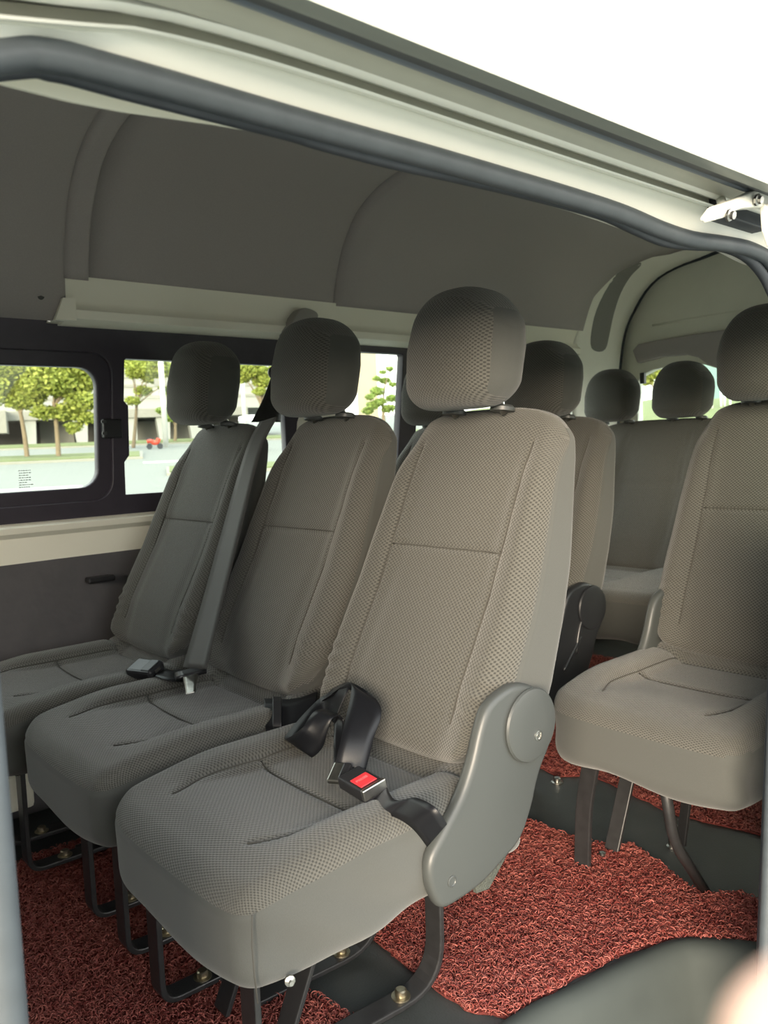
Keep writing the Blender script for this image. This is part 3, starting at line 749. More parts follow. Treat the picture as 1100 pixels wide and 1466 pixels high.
# white face between the seal and the roller channel (its lower edge turns in under the seal)
def bend(x):       # the channel swings inboard at its front end
    return .085*float(ss(.42, .10, np.array(x)))if False else .10*float(1-ss(.05, .46, np.array(float(x))))
TOPZ = [at_y(a, b+9, .559) for a, b in ((2, 80), (62, 64), (125, 78), (187, 95), (250, 113), (330, 137), (412, 160), (512, 187), (612, 215), (687, 237), (775, 262), (859, 287), (903, 302), (947, 320), (990, 333), (1034, 339), (1067, 347), (1100, 365))]
def sz(x): return float(np.interp(x, [p[0] for p in TOPZ], [p[2] for p in TOPZ]))
V, Fc = [], []
xs = np.linspace(-.25, 1.30, 60)
for x in xs:
    d_ = drop(x); q = sz(x); V += [(x, .547, 1.2785-d_), (x, .5515, max(q+.012, 1.266-d_)), (x, .5585, q+.002), (x, .563, q-.004), (x, .60, q+.004), (x, .59, 1.31), (x, .556, 1.295)]
for i in range(len(xs)-1):
    for j in range(7): Fc.append((i*7+j, i*7+(j+1) % 7, i*7+7+(j+1) % 7, i*7+7+j))
st(autosmooth(fixn(mesh('trim_header', V, Fc, 'white', None)), 50))
# lip, channel, highlight flange, groove, strips, roof edge — straight along the van
def chan(x, y, z): return (x, y, z-drop(x))
hstrip('trim_lip', [(.536, 1.2772), (.5345, 1.2788), (.545, 1.2838), (.552, 1.282)], -.2, 1.06, 'white', 40, chan)
hstrip('trim_channel', [(.545, 1.2832), (.5455, 1.2918), (.529, 1.2842), (.56, 1.30), (.57, 1.29), (.565, 1.28)], -.2, 1.06, 'dirty', 40, chan)
hstrip('trim_flange', [(.5295, 1.2836), (.527, 1.2832), (.5240, 1.2836), (.5215, 1.2848), (.5205, 1.2860), (.53, 1.30), (.56, 1.305), (.56, 1.298), (.5305, 1.2845)], -.2, 1.35, 'white', 40, lambda x, y, z: (x, y, z-.9*drop(x)))
hstrip('trim_gutter', [(.5205, 1.2856), (.5185, 1.2895), (.514, 1.2945), (.508, 1.2965), (.503, 1.2940), (.4995, 1.2884), (.498, 1.30), (.51, 1.305), (.53, 1.305)], -.4, 1.5, 'dirty', 40, lambda x, y, z: (x, y, z-.5*drop(x)*float(y > .51)))
hstrip('trim_strip', [(.4995, 1.2882), (.4965, 1.2868), (.493, 1.2867), (.490, 1.2872), (.49, 1.296), (.4995, 1.296)], -.4, 1.6, 'rail', 4)
hstrip('trim_weatherstrip', [(.4898, 1.2870), (.483, 1.2852), (.476, 1.2824), (.4705, 1.2803), (.47, 1.29), (.4898, 1.30)], -.4, 1.6, 'rubber_dark', 4)
hstrip('trim_roofedge', [(.4707, 1.2802), (.462, 1.2778), (.455, 1.2774), (.4500, 1.2778), (.4503, 1.2780), (.50, 1.3095), (.585, 1.363), (.60, 1.363), (.60, 1.31), (.50, 1.298), (.475, 1.288)], -.6, 2.6, 'skirtpaint', 4)
# inner flange seen under the seal at the front
fl_ = []
FL = [at_y(a, b, .60) for a, b in ((0, 121), (82, 143), (165, 160), (260, 173), (350, 186), (430, 203), (560, 236), (760, 278), (860, 300), (1000, 340), (1090, 360))]
def flange_z(x): return float(np.interp(x, [p[0] for p in FL], [p[2] for p in FL]))
V, Fc = [], []
xs = np.linspace(-.2, 1.33, 40)
for x in xs: V += [(x, .598, flange_z(x)), (x, .610, flange_z(x)+.004), (x, .652, 1.35), (x, .600, 1.30)]
for i in range(len(xs)-1):
    for j in range(4): Fc.append((i*4+j, i*4+(j+1) % 4, i*4+4+(j+1) % 4, i*4+4+j))
st(fixn(mesh('trim_flange', V, Fc, 'cream', None, smooth=False)))
# rubber door seal: one closed profile bent round the opening
RS = .0108
TOPS = [(2, 56), (25, 54), (62, 55.5), (95, 61), (125, 69), (187, 86), (250, 104), (330, 127.5), (412, 151.5), (512, 180), (612, 208), (687, 230), (775, 256), (859, 282), (903, 298), (947, 317), (990, 331), (1034, 337.5), (1067, 344), (1089, 353), (1100, 361)]
LOWS = [(2, 116), (37, 112), (70, 116), (100, 122), (175, 142), (275, 167), (412, 201), (462, 216), (562, 242), (662, 264), (760, 287), (859, 314), (903, 333), (947, 352), (982, 358), (1034, 361), (1067, 374), (1089, 396)]
def edge_pt(px, py, y, sgn, r):
    p = at_y(px, py, y); dist = np.linalg.norm(p-EYE); return p + _u*sgn*r*1.0
tops = [edge_pt(a, b, YD+.004, -1, RS) for a, b in TOPS]
zl = tops[0][2]; xl = JX0-.002
path = [(xl, YD-.012, z) for z in np.linspace(-.15, zl-.13, 14)]
path += [(xl+.001, YD-.008, zl-.085), (xl+.005, YD-.003, zl-.045), (xl+.014, YD, zl-.018)] + [tuple(p) for p in tops[1:]]
e = tops[-1]
def jx(z): return 1.246+.085*(z-.29)/.9
path += [(e[0]+.030, YD+.003, e[2]-.016), (e[0]+.058, YD+.001, e[2]-.040), (jx(e[2]-.09)-.004, YD-.001, e[2]-.09)] + [(jx(e[2]-.20-i*.12), YD-.004, e[2]-.20-i*.12) for i in range(10)]
path = catmull(path, 4)
sealp = [(RS*cos(a), RS*sin(a)) for a in np.linspace(0, 2*pi, 14, endpoint=False)]
seal = st(sweep('trim_seal', path, sealp, 'rubber', None, updir=(0, -1, 0)))
# the seal's dark inner lip gripping the flange
lows = [edge_pt(a, b, YD+.014, 1, .0078) for a, b in LOWS]
path2 = [(xl+.004, YD+.002, z) for z in np.linspace(-.15, lows[0][2]-.10, 12)] + [(xl+.008, YD+.006, lows[0][2]-.05), (xl+.018, YD+.010, lows[0][2]-.016)] + [tuple(p) for p in lows[1:]]
e = lows[-1]
path2 += [(e[0]+.030, YD+.012, e[2]-.025), (e[0]+.052, YD+.010, e[2]-.06)] + [(jx(e[2]-.16-i*.12)+.010, YD+.006, e[2]-.16-i*.12) for i in range(9)]
st(sweep('trim_seal', catmull(path2, 4), circ(.0078, 10), 'rubber_dark', None, updir=(0, -1, 0)))
# front pillar beside the opening, unseen front door side closed to cut fill light
st(box('wall_near', (-.06, .545, -.30), (JX0-.008, .66, 1.27), 'white', None, .015))
st(plate('wall_near', [(-1.6, -.3), (-.05, -.3), (-.05, 1.36), (-1.6, 1.36)], [], .05, lambda a, b, c: (a, .575+c, b), 'cream'))
# rear quarter: wall behind the door opening with its window
st(plate('wall_near', [(1.43, -.3), (3.6, -.3), (3.6, 1.36), (1.43, 1.36)], [rrect(1.53, .80, 3.20, 1.22, .06)], .05, lambda a, b, c: (a, .590+c, b), 'cream'))
V = []
for z in (-.3, 1.30):
    q = jx(z)+.020; V += [(q, .545, z), (q+.06, .545, z), (1.46, .58, z), (1.46, .605, z), (q+.07, .562, z), (q, .560, z)]
st(fixn(mesh('wall_near', V, [tuple(range(5, -1, -1)), tuple(range(6, 12))]+[(i, (i+1) % 6, 6+(i+1) % 6, 6+i) for i in range(6)], 'white', None, smooth=False)))
st(plate('window_4', rrect(1.51, .78, 3.22, 1.24, .06), [], .004, lambda a, b, c: (a, .585+c, b), 'glass', bev=0))
# sliding-door hinge arm on the roller rail
arm = tag(empty('door_hinge_arm', (1.10, .50, 1.27)), 'white door hinge arm with bolts at the end of the roller rail', 'hinge arm')
A = lambda px, py, y=.50: at_y(px, py, y)
pts = [(1022,309),(1034,292),(1052,285),(1070,278),(1082,272),(1096,270),(1112,273),(1112,292),(1097,296),(1082,296),(1064,298),(1052,303),(1040,311),(1028,314)]
V = [A(a, b, .485) for a, b in pts] + [A(a, b, .478) + np.array([0, .02, 0]) for a, b in pts]
nn = len(pts)
o = fixn(mesh('bracket', V, [tuple(range(nn)), tuple(range(2*nn-1, nn-1, -1))]+[(i, (i+1) % nn, nn+(i+1) % nn, nn+i) for i in range(nn)], 'white', None, smooth=False)); bevel(under(o, arm), .003, 2)
pts = [(1096,292),(1112,290),(1116,350),(1106,352),(1099,330)]
V = [A(a, b, .482) for a, b in pts] + [A(a, b, .482) + np.array([0, .008, 0]) for a, b in pts]; nn = 5
bevel(under(fixn(mesh('drop_plate', V, [tuple(range(nn)), tuple(range(2*nn-1, nn-1, -1))]+[(i, (i+1) % nn, nn+(i+1) % nn, nn+i) for i in range(nn)], 'white', None, smooth=False)), arm), .002, 2)
for (a, b) in ((1083, 286), (1043, 308)):
    under(lathe('bolt', [(.001, 0), (.0075, 0), (.0075, .003), (.005, .004), (.005, .008), (.001, .008)], 'chrome', None, (0, -1, -.25), A(a, b, .482), 8), arm)
under(tube('roller_pin', [A(1036, 298, .50), A(1032, 284, .53)], .006, 'white', None, 10), arm)
under(lathe('roller', [(.001, 0), (.009, 0), (.009, .008), (.001, .008)], 'cover', None, (0, .2, 1), A(1027, 286, .545), 14), arm)
# end of the roller channel: a dark pocket with a hooked plate
st(box('trim_pocket', (1.06, .528, 1.2655), (1.20, .56, 1.290), 'rubber_dark', None, .002))

# ---------------------------------------------------------------- rear: pillar trim, tailgate
XT = 3.40
WS = [at_x(*p, XT) for p in ((884, 640), (885, 560), (890, 500), (898, 465), (910, 440), (925, 415), (945, 395), (970, 381), (1000, 370))]
WS = WS + [np.array([XT, WS[-1][1]-.25, WS[-1][2]+.02]), np.array([XT, 1.25, 1.66]), np.array([XT, .92, 1.46]), np.array([XT, .75, 1.25]), np.array([XT, .74, .9])]
WSc = catmull(WS, 5)
st(tube('trim_tailgate_seal', WSc, .011, 'rubber_dark', None, 10))
# pillar trim lofted from the headliner's rear edge to the seal
Rr = []
for k, p in enumerate(HPc):
    Rr.append(np.array([3.04+rear_shift(0, p)-.015, p[0], p[1]]))
Rr = [np.array([3.00, 2.19, .80]), np.array([3.00, 2.19, 1.20]), np.array([3.00, 2.18, 1.40])] + Rr
def resample(P, n):
    P = np.array(P); L = np.concatenate([[0], np.cumsum(np.linalg.norm(np.diff(P, axis=0), axis=1))]); t = np.linspace(0, L[-1], n)
    return np.stack([np.interp(t, L, P[:, i]) for i in range(3)], 1)
Ra = resample(Rr, 60); Wa = resample(WSc, 60)
V, Fc = [], []; C = 7
for i in range(60):
    out_dir = np.array([0, Ra[i][1]-1.4, Ra[i][2]-1.2]); out_dir /= np.linalg.norm(out_dir)
    for c in range(C):
        t = c/(C-1); V.append(Ra[i]*(1-t)+Wa[i]*t + out_dir*.035*sin(pi*t)*(1 if t < 1 else 0))
for i in range(59):
    for c in range(C-1): Fc.append((i*C+c, i*C+c+1, (i+1)*C+c+1, (i+1)*C+c))
o = st(fixn(mesh('trim_pillar', V, Fc, 'inner_white', None))); 
md = o.modifiers.new('shell', 'SOLIDIFY'); md.thickness = .012; md.offset = 0
# dark inset on the pillar
ins = [(845, 492), (853, 503), (866, 500), (872, 478), (878, 450), (888, 420), (902, 396), (917, 380), (912, 374), (898, 378), (880, 395), (862, 425), (850, 455)]
insx = [3.06, 3.07, 3.10, 3.12, 3.14, 3.18, 3.23, 3.29, 3.28, 3.22, 3.14, 3.07, 3.05]
def on_trim(px, py):
    """where the line of sight through a point of the pillar meets the trim"""
    v = ray(px, py); best = None
    for i in range(59):
        for c in range(C-1):
            q = [np.array(V[j]) for j in (i*C+c, i*C+c+1, (i+1)*C+c+1, (i+1)*C+c)]
            for tri in ((q[0], q[1], q[2]), (q[0], q[2], q[3])):
                e1, e2 = tri[1]-tri[0], tri[2]-tri[0]; h = np.cross(v, e2); a = e1 @ h
                if abs(a) < 1e-12: continue
                s = EYE-tri[0]; u_ = (s @ h)/a; qq = np.cross(s, e1); w_ = (v @ qq)/a; t = (e2 @ qq)/a
                if u_ >= -1e-6 and w_ >= -1e-6 and u_+w_ <= 1+1e-6 and t > 0 and (best is None or t < best): best = t
    return None if best is None else EYE+v*best
cl = catmull([np.array([*p, 0.]) for p in ins], 3, True)
P3 = [on_trim(p[0], p[1]) for p in cl]; P3 = [p for p in P3 if p is not None]
if len(P3) > 6:
    cen = sum(P3)/len(P3)
    nrm = np.array([-.55, -.75, -.1]); nrm /= np.linalg.norm(nrm)
    # three rings so the inset follows the pillar's curve
    V2 = [p+nrm*.010 for p in P3]+[p-nrm*.002 for p in P3]; k = len(P3)
    half = k//2
    F2 = [(i, (i+1) % k, k+(i+1) % k, k+i) for i in range(k)]
    bm = bmesh.new(); vs = [bm.verts.new(p) for p in V2]
    for q in F2: bm.faces.new([vs[i] for i in q])
    r = bmesh.ops.triangle_fill(bm, use_beauty=True, edges=[e for e in bm.edges if e.verts[0] in vs[:k] and e.verts[1] in vs[:k]])
    bmesh.ops.recalc_face_normals(bm, faces=bm.faces)
    me = bpy.data.meshes.new('trim_inset'); bm.to_mesh(me); bm.free(); me.materials.append(M['inset']); st(link(bpy.data.objects.new('trim_inset', me)))
# tailgate: inner panel with pressed ridge, dark trim board, window
XG = 3.46
gate_o = [(.62, -.05), (2.34, -.05), (2.34, .9), (2.30, 1.30), (2.20, 1.62), (2.02, 1.78), (1.6, 1.82), (1.42, 1.80), (1.2, 1.70), (.95, 1.56), (.70, 1.40), (.62, .9)]
winpts = [(2.135, 1.02), (2.135, 1.22), (2.115, 1.262), (2.05, 1.285), (1.90, 1.298), (1.80, 1.285), (1.72, 1.255), (1.2, 1.25), (.85, 1.25), (.80, 1.22), (.80, 1.02)]
st(plate('door_1', gate_o, [winpts], .04, lambda a, b, c: (XG+c, a, b), 'gate', bev=.004))
st(plate('window_5', [(.78, 1.0), (2.15, 1.0), (2.15, 1.31), (.78, 1.31)], [], .004, lambda a, b, c: (XG+.01+c, a, b), 'glass', bev=0))
# pressed ridge lines
st(tube('trim_ridge', [at_x(935, 466, XG-.02), at_x(1000, 455, XG-.02), at_x(1100, 440, XG-.02), (XG-.02, .9, 1.50)], .007, 'gate', None, 8))
bp_ = [(960, 410), (965, 395), (1000, 385), (1060, 378)]
# dark trim board over the window
brd = [(915, 520), (908, 502), (916, 493), (940, 488), (1000, 478), (1070, 468), (1130, 460), (1140, 520), (1090, 527), (1030, 527), (1015, 522), (1002, 512), (985, 508), (950, 511)]
brp = [tuple(at_x(a, b, XG-.04)[1:]) for a, b in brd]
st(prism('trim_board', brp, XG-.055, XG-.022, 'headliner', None, bev=.006, axis='x'))
brd2 = [tuple(at_x(a, b, XG-.06)[1:]) for a, b in ((1067, 472), (1066, 455), (1072, 449), (1110, 444), (1160, 440), (1160, 470))]
st(prism('trim_latch_box', brd2, XG-.075, XG-.022, 'headliner', None, bev=.006, axis='x'))
tag(box('window_catch', tuple(at_x(921, 545, XG-.03)-np.array([.01, .012, .014])), tuple(at_x(921, 536, XG-.03)+np.array([.01, .012, .008])), 'blackplastic', None, .002), 'tiny black catch at the left edge of the tailgate window', 'catch')
# unseen bulkhead behind the view's left, opening kept small to block fill light
st(plate('wall_front', [(.55, -.05), (2.35, -.05), (2.35, 1.75), (.60, 1.75)], [rrect(.80, 1.05, 2.10, 1.35, .05)], .04, lambda a, b, c: (-1.6+c, a, b), 'headliner'))

# ---------------------------------------------------------------- coil mats
def inpoly(P, poly):
    x, y = P[:, 0], P[:, 1]; inside = np.zeros(len(P), bool); n = len(poly); j = n-1
    for i in range(n):
        xi, yi = poly[i]; xj, yj = poly[j]
        c = ((yi > y) != (yj > y)) & (x < (xj-xi)*(y-yi)/(yj-yi+1e-12)+xi); inside ^= c; j = i
    return inside
def coil_mat(label, poly, dens, rad=.0060, wire=.0011, hgt=.011, seed=1, jag=.006):
    R = np.random.default_rng(seed)
    dense = []
    n = len(poly)
    for i in range(n):
        a, b_ = np.array(poly[i]), np.array(poly[(i+1) % n]); L = np.linalg.norm(b_-a); k = max(1, int(L/.02))
        for j in range(k): dense.append(a+(b_-a)*j/k + R.normal(0, jag*.4, 2))
    t = tag(empty('coil_mat', (float(np.mean([p[0] for p in poly])), float(np.mean([p[1] for p in poly])), 0)), label, 'floor mat', 'red coil mats on the van floor')
    under(prism('backing', [tuple(p) for p in dense], .0008, .005, 'matbase', None, axis='z'), t)
    lo = np.min(dense, 0); hi = np.max(dense, 0)
    cnt = int(dens*np.prod(hi-lo)); C0 = R.uniform(lo, hi, (cnt, 2)); C0 = C0[inpoly(C0, [tuple(p) for p in dense])]
    n = len(C0); SEG, SID = 8, 3
    ang = R.uniform(.9, 1.75, n)*pi; ph = R.uniform(0, 2*pi, n); az = R.uniform(0, 2*pi, n); tilt = R.uniform(.15, 1.45, n); rr = rad*R.uniform(.55, 1.25, n)
    s = np.linspace(0, 1, SEG)[None, :]
    a = ph[:, None]+ang[:, None]*s
    lx = rr[:, None]*np.cos(a); ly = rr[:, None]*np.sin(a)*np.cos(tilt)[:, None]; lz = rr[:, None]*np.sin(a)*np.sin(tilt)[:, None] + R.normal(0, .002, (n, 1))*s
    ca, sa = np.cos(az)[:, None], np.sin(az)[:, None]
    X = C0[:, :1]+lx*ca-ly*sa; Y = C0[:, 1:]+lx*sa+ly*ca; Z = np.maximum(lz + R.uniform(.006, hgt, (n, 1)), .003)
    P = np.stack([X, Y, Z], 2)                                     # n, SEG, 3
    T = np.gradient(P, axis=1); T /= np.maximum(np.linalg.norm(T, axis=2, keepdims=True), 1e-9)
    up = np.array([.13, .21, .97]); S = np.cross(T, up); S /= np.maximum(np.linalg.norm(S, axis=2, keepdims=True), 1e-9); W = np.cross(S, T)
    V = np.stack([P + wire*(S*cos(q)+W*sin(q)) for q in (0, 2*pi/3, 4*pi/3)], 2).reshape(-1, 3)
    base = (np.arange(n)*SEG*SID)[:, None, None, None]; i = np.arange(SEG-1)[None, :, None, None]*SID; j = np.arange(SID)[None, None, :, None]
    j2 = (j+1) % SID
    Fq = np.concatenate([base+i+j, base+i+j2, base+i+SID+j2, base+i+SID+j], 3).reshape(-1, 4)
    me = bpy.data.meshes.new('pile'); me.vertices.add(len(V)); me.vertices.foreach_set('co', V.ravel().astype(np.float32))
    me.loops.add(Fq.size); me.loops.foreach_set('vertex_index', Fq.ravel().astype(np.int32))
    me.polygons.add(len(Fq)); me.polygons.foreach_set('loop_start', np.arange(0, Fq.size, 4, dtype=np.int32)); me.polygons.foreach_set('loop_total', np.full(len(Fq), 4, dtype=np.int32))
    at_ = me.attributes.new('tone', 'FLOAT', 'POINT'); at_.data.foreach_set('value', np.repeat(R.uniform(0, 1, n), SEG*SID).astype(np.float32))
    me.update(calc_edges=True); me.polygons.foreach_set('use_smooth', [True]*len(Fq)); me.materials.append(M['coil'])
    o = link(bpy.data.objects.new('pile', me)); under(o, t); o['kind'] = 'stuff'
    return t
matA = [(1.10,1.23),(1.30,1.30),(1.55,1.30),(1.55,1.16),(1.58,1.07),(1.625,1.04),(1.59,.95),(1.54,.84),(1.575,.79),(1.61,.77),(1.59,.70),(1.50,.64),(1.44,.705),(1.36,.79),(1.26,.825),(1.10,.855),(.965,.872),(.935,.93),(.932,1.00),(.945,1.21)]
coil_mat('red coil mat on the aisle floor behind the nearest seat, reaching the step edge', matA, 68000, seed=2)
matB = [(-.6,.93),(.30,.93),(.74,.95),(.78,1.06),(.76,1.15),(.74,1.23),(.71,1.42),(.72,1.61),(.74,2.05),(.60,2.09),(-.6,2.09)]
matB = [(.10,.92)]+matB[2:-2]+[(.74,2.04),(.10,2.04)]
coil_mat('red coil mat in the footwell in front of the front row, at the lower left', matB, 38000, seed=3)
matC = [(1.86,.66),(1.89,.84),(1.84,1.06),(1.90,1.34),(1.83,1.41),(1.86,1.60),(1.90,2.05),(2.24,2.05),(2.24,.66)]
coil_mat('red coil mat strip behind the right single seat, under the second row', matC, 22000, seed=4)
matD = [(2.62,.66),(2.62,2.10),(3.10,2.10),(3.10,.66)]
matD = [(2.40,.70),(2.40,2.10),(3.00,2.10),(3.00,.70)]
coil_mat('dark red coil mat far back beneath the rear bench', matD, 6000, seed=5)
# floor fixing strips and bolts between the mats
for k, (a, b, s) in enumerate(((798, 1120, 1.0), (962, 1182, .8), (962, 1212, .7))):
    p = at_z(a, b, 0); o = make_bolt(None, (p[0], p[1], 0), 'chrome', s)
    tag(o, ['silver floor bolt on the dark vinyl just right of the nearest seat', 'silver floor bolt under the right seat, upper of the two beside its strut', 'silver floor bolt under the right seat, lower of the two beside its strut'][k], 'bolt')

# ---------------------------------------------------------------- outside
SL = .045
def gz(r): return -.66 + max(0., r-4)*SL
V, Fc = [], []; NA, rs = 48, [0, 2, 4, 8, 15, 25, 40, 60, 90, 140, 250]
for r in rs:
    for i in range(NA): V.append((r*cos(2*pi*i/NA), r*sin(2*pi*i/NA), gz(r)))
for k in range(len(rs)-1):
    for i in range(NA): Fc.append((k*NA+i, k*NA+(i+1) % NA, (k+1)*NA+(i+1) % NA, (k+1)*NA+i))
st(mesh('ground', V, Fc, 'asphalt', None))
def on_ground(px, py):
    v = ray(px, py); h = hypot(v[0], v[1]); s = v[2]/h
    r = (-.66-4*SL-HC)/(s-SL); return np.array([v[0]/h*r, v[1]/h*r, gz(r)]), r
def patch(name, az0, az1, r0, r1, mat, lift, n=14):
    V = []; 
    for i in range(n+1):
        a = radians(az0+(az1-az0)*i/n)
        for r in (r0, r1):
            for l in (-.2, lift): V.append((r*cos(a), r*sin(a), gz(r)+l))
    Fc = []
    for i in range(n):
        b = i*4
        Fc += [(b+1, b+3, b+7, b+5), (b, b+1, b+5, b+4), (b+2, b+6, b+7, b+3)]
    Fc += [(0, 2, 3, 1), (n*4, n*4+1, n*4+3, n*4+2)]
    return fixn(mesh(name, V, Fc, mat, None, smooth=False))
def azr(px, py): 
    v = ray(px, py); return math.degrees(atan2(v[1], v[0]))
# kerbed islands and verges
st(patch('road_island_kerb', 66, 82, 37.6, 44, 'kerb', .10)); st(patch('road_island_lawn', 66.2, 81.8, 38, 43.5, 'grass', .14))
st(patch('road_verge_kerb', 40, 86, 56.5, 64, 'kerb', .10)); st(patch('road_verge_lawn', 40, 86, 57, 63.5, 'grass', .16))
st(patch('road_island_kerb', 56, 64.5, 26, 29.5, 'kerb', .08)); st(patch('road_island_lawn', 56.2, 64.3, 26.3, 29.2, 'grass', .12))
for a0, a1, r0, r1 in ((70, 76, 23.2, 23.6), (73, 84, 19.2, 19.5), (60, 66, 34, 34.5)): st(patch('road_marking', a0, a1, r0, r1, 'paintline', .02))
def leaves(name, clumps, mat, parent, n, size, seed):
    R = np.random.default_rng(seed); V = np.zeros((n*4, 3)); tone = np.zeros(n*4)
    w = np.array([c[3]**2 for c in clumps]); w /= w.sum(); ci = R.choice(len(clumps), n, p=w)
    C = np.array([c[:3] for c in clumps])[ci]; rr = np.array([c[3] for c in clumps])[ci]
    d = R.normal(0, 1, (n, 3)); d /= np.linalg.norm(d, axis=1, keepdims=True); rad = R.uniform(.2, 1, n)**.6
    P = C + d*(rr*rad)[:, None]*np.array([1, 1, .6])
    a = R.normal(0, 1, (n, 3)); a[:, 2] *= .4; a /= np.linalg.norm(a, axis=1, keepdims=True); b_ = np.cross(a, R.normal(0, 1, (n, 3))); b_ /= np.linalg.norm(b_, axis=1, keepdims=True)
    s = size*R.uniform(.6, 1.3, n)
    for k, (u_, v_) in enumerate(((-1, -.5), (1, -.5), (1, .5), (-1, .5))): V[k::4] = P + a*(s*u_)[:, None]+b_*(s*v_)[:, None]
    tn = R.uniform(0, 1, n)
    for k in range(4): tone[k::4] = tn
    return mesh(name, V, np.arange(n*4).reshape(-1, 4), mat, parent, smooth=False, tone=tone)
def tree(px, py, r, crown, label, seed, h_fork, lean=0, n=2600, size=.10, mat='leaf', group=None):
    """crown: list of (px, py, radius_px) at the tree's own distance"""
    v = ray(px, py); h = hypot(v[0], v[1]); base = np.array([v[0]/h*r, v[1]/h*r, gz(r)])
    t = tag(empty('tree', base), label, 'tree', group)
    sc = r/F*1.05
    cl = [(*at_r(a, b, r + random.uniform(-.6, .6)), c*sc) for a, b, c in crown]
    top = at_r(px+lean, h_fork, r)
    P = [base - np.array([0, 0, .1]), base+(top-base)*.5+np.array([.03, 0, 0]), top]
    under(tube('trunk', catmull(P, 5), .13, 'bark', None, 8, scale=lambda q: 1-.35*q), t)
    for c in cl[:5]:
        under(tube('branch', catmull([top-np.array([0, 0, .2]), top*.5+np.array(c[:3])*.5+np.array([0, 0, .15]), np.array(c[:3])], 4), .055, 'bark', None, 6, scale=lambda q: 1-.75*q), t)
    under(leaves('foliage', cl, mat, None, n, size, seed), t)
    return t
tree(84, 655, 41, [(130,545,20),(128,525,22),(85,515,30),(77,545,30),(100,555,28),(60,550,26),(118,575,22),(95,590,20),(70,528,26),(110,535,24),(120,598,14),(105,612,12),(62,590,16),(45,570,18)], 'leafy green street tree with forked trunk, right of the two in the sliding pane', 11, 575, -7, 15000, .085)
tree(39, 653, 42, [(45,560,20),(22,520,30),(22,545,28),(2,550,26),(30,575,18),(12,530,26),(-25,545,30),(45,535,22),(8,570,16)], 'thinner street tree at the left end of the sliding pane', 12, 588, -10, 11000, .085)
tree(190, 632, 52, [(192,535,12),(228,520,14),(252,548,12),(212,530,16),(186,520,14),(262,528,16),(240,560,10),(205,560,12),(196,528,16),(215,540,14),(240,530,16),(190,574,10),(235,552,10),(205,520,14),(222,515,14)], 'sparse tree behind the lamp post in the second pane', 13, 575, 6, 8000, .085)
tree(372, 620, 40, [(360,528,18),(378,545,16),(345,538,16),(372,560,9),(388,535,16),(400,550,12),(330,530,18)], 'bright tree right of the window seat headrest', 14, 575, 2, 6500, .08)
tree(250, 628, 58, [(246,598,10),(232,588,8),(262,592,10),(270,580,12)], 'small low tree just left of the window seat headrest', 15, 606, 1, 3000, .08, 'leafdark')
sb = tree(548, 590, 50, [(540,560,10),(552,545,8),(562,570,9),(535,580,10),(558,528,6),(545,575,9),(556,585,10),(530,568,7),(548,533,5),(563,550,6),(540,542,6),(527,588,9)], 'pale shrubby tree at the foot of the concrete tower', 16, 575, 0, 3500, .07, 'leafdark')
# building across the road
R0 = 66.0; O = at_r(100, 632, R0); O[2] = gz(R0)-.4
va = radians(azr(100, 632)); er = np.array([sin(va), -cos(va), 0]); ed = np.array([cos(va), sin(va), 0])
PXM = R0/F*1.03
def bl(a0, a1, d0, d1, z0, z1, name, mat, parent, taper=0):
    V = []
    for z, tp in ((z0, taper), (z1, 0)):
        for a, d_ in ((a0+tp, d0), (a1-tp*.4, d0), (a1-tp*.4, d1), (a0+tp, d1)): V.append(O+er*a+ed*d_+np.array([0, 0, z]))
    return under(fixn(mesh(name, V, [(0,3,2,1),(4,5,6,7),(0,1,5,4),(1,2,6,5),(2,3,7,6),(3,0,4,7)], mat, None, smooth=False)), parent)
B = tag(empty('building', O), 'long white building with tapered columns across the road, behind the trees', 'building')
px2m = lambda px: (px-100)*PXM
zz_ = lambda py: (632-py)*PXM+.4
bl(px2m(-80), px2m(330), 3, 14, -1, zz_(598), 'recess_wall', 'bdark', B)
bl(px2m(64), px2m(106), 2.6, 3.0, -.5, zz_(600), 'brown_panel', 'bgrey', B)
bl(px2m(170), px2m(262), 2.6, 3.0, -.5, zz_(604), 'brown_panel', 'bgrey', B)
bl(px2m(-80), px2m(330), -1.0, 14, zz_(601), zz_(590), 'canopy', 'bgrey', B)
bl(px2m(-80), px2m(400), .5, 14, zz_(590), zz_(430), 'upper_wall', 'bwhite', B)
for py in (575, 560, 548, 530, 512): bl(px2m(-80), px2m(400), .42, .6, zz_(py), zz_(py)+.22, 'window_band', 'bgrey', B)
for a in (44, 105, 166, 208, 250): bl(px2m(a), px2m(a+18), -.8, .4, -.3, zz_(601), 'column', 'bwhite', B, taper=.28)
bl(px2m(-60), px2m(30), -2.5, 0, zz_(617), zz_(590), 'porch_hood', 'bgrey', B)
V = []
# parked cars' low dark line and fence stay out; a lamp post on the verge
lp = on_ground(238, 641)[0]
t = tag(empty('lamp_post', lp), 'white lamp post by the road in the second pane', 'lamp post')
under(tube('post', [lp-np.array([0, 0, .1]), lp+np.array([0, 0, 8.5])], .16, 'polewhite', None, 10), t)
under(obox('crossplate', lp+np.array([0, 0, 3.9]), er*.45, ed*.05, np.array([0, 0, .22]), 'bgrey', 0), t)
lp = on_ground(352, 632)[0]
t = tag(empty('lamp_post', lp), 'pale post right of the window seat headrest', 'lamp post')
under(tube('post', [lp-np.array([0, 0, .1]), lp+np.array([0, 0, 9])], .14, 'polewhite', None, 10), t)
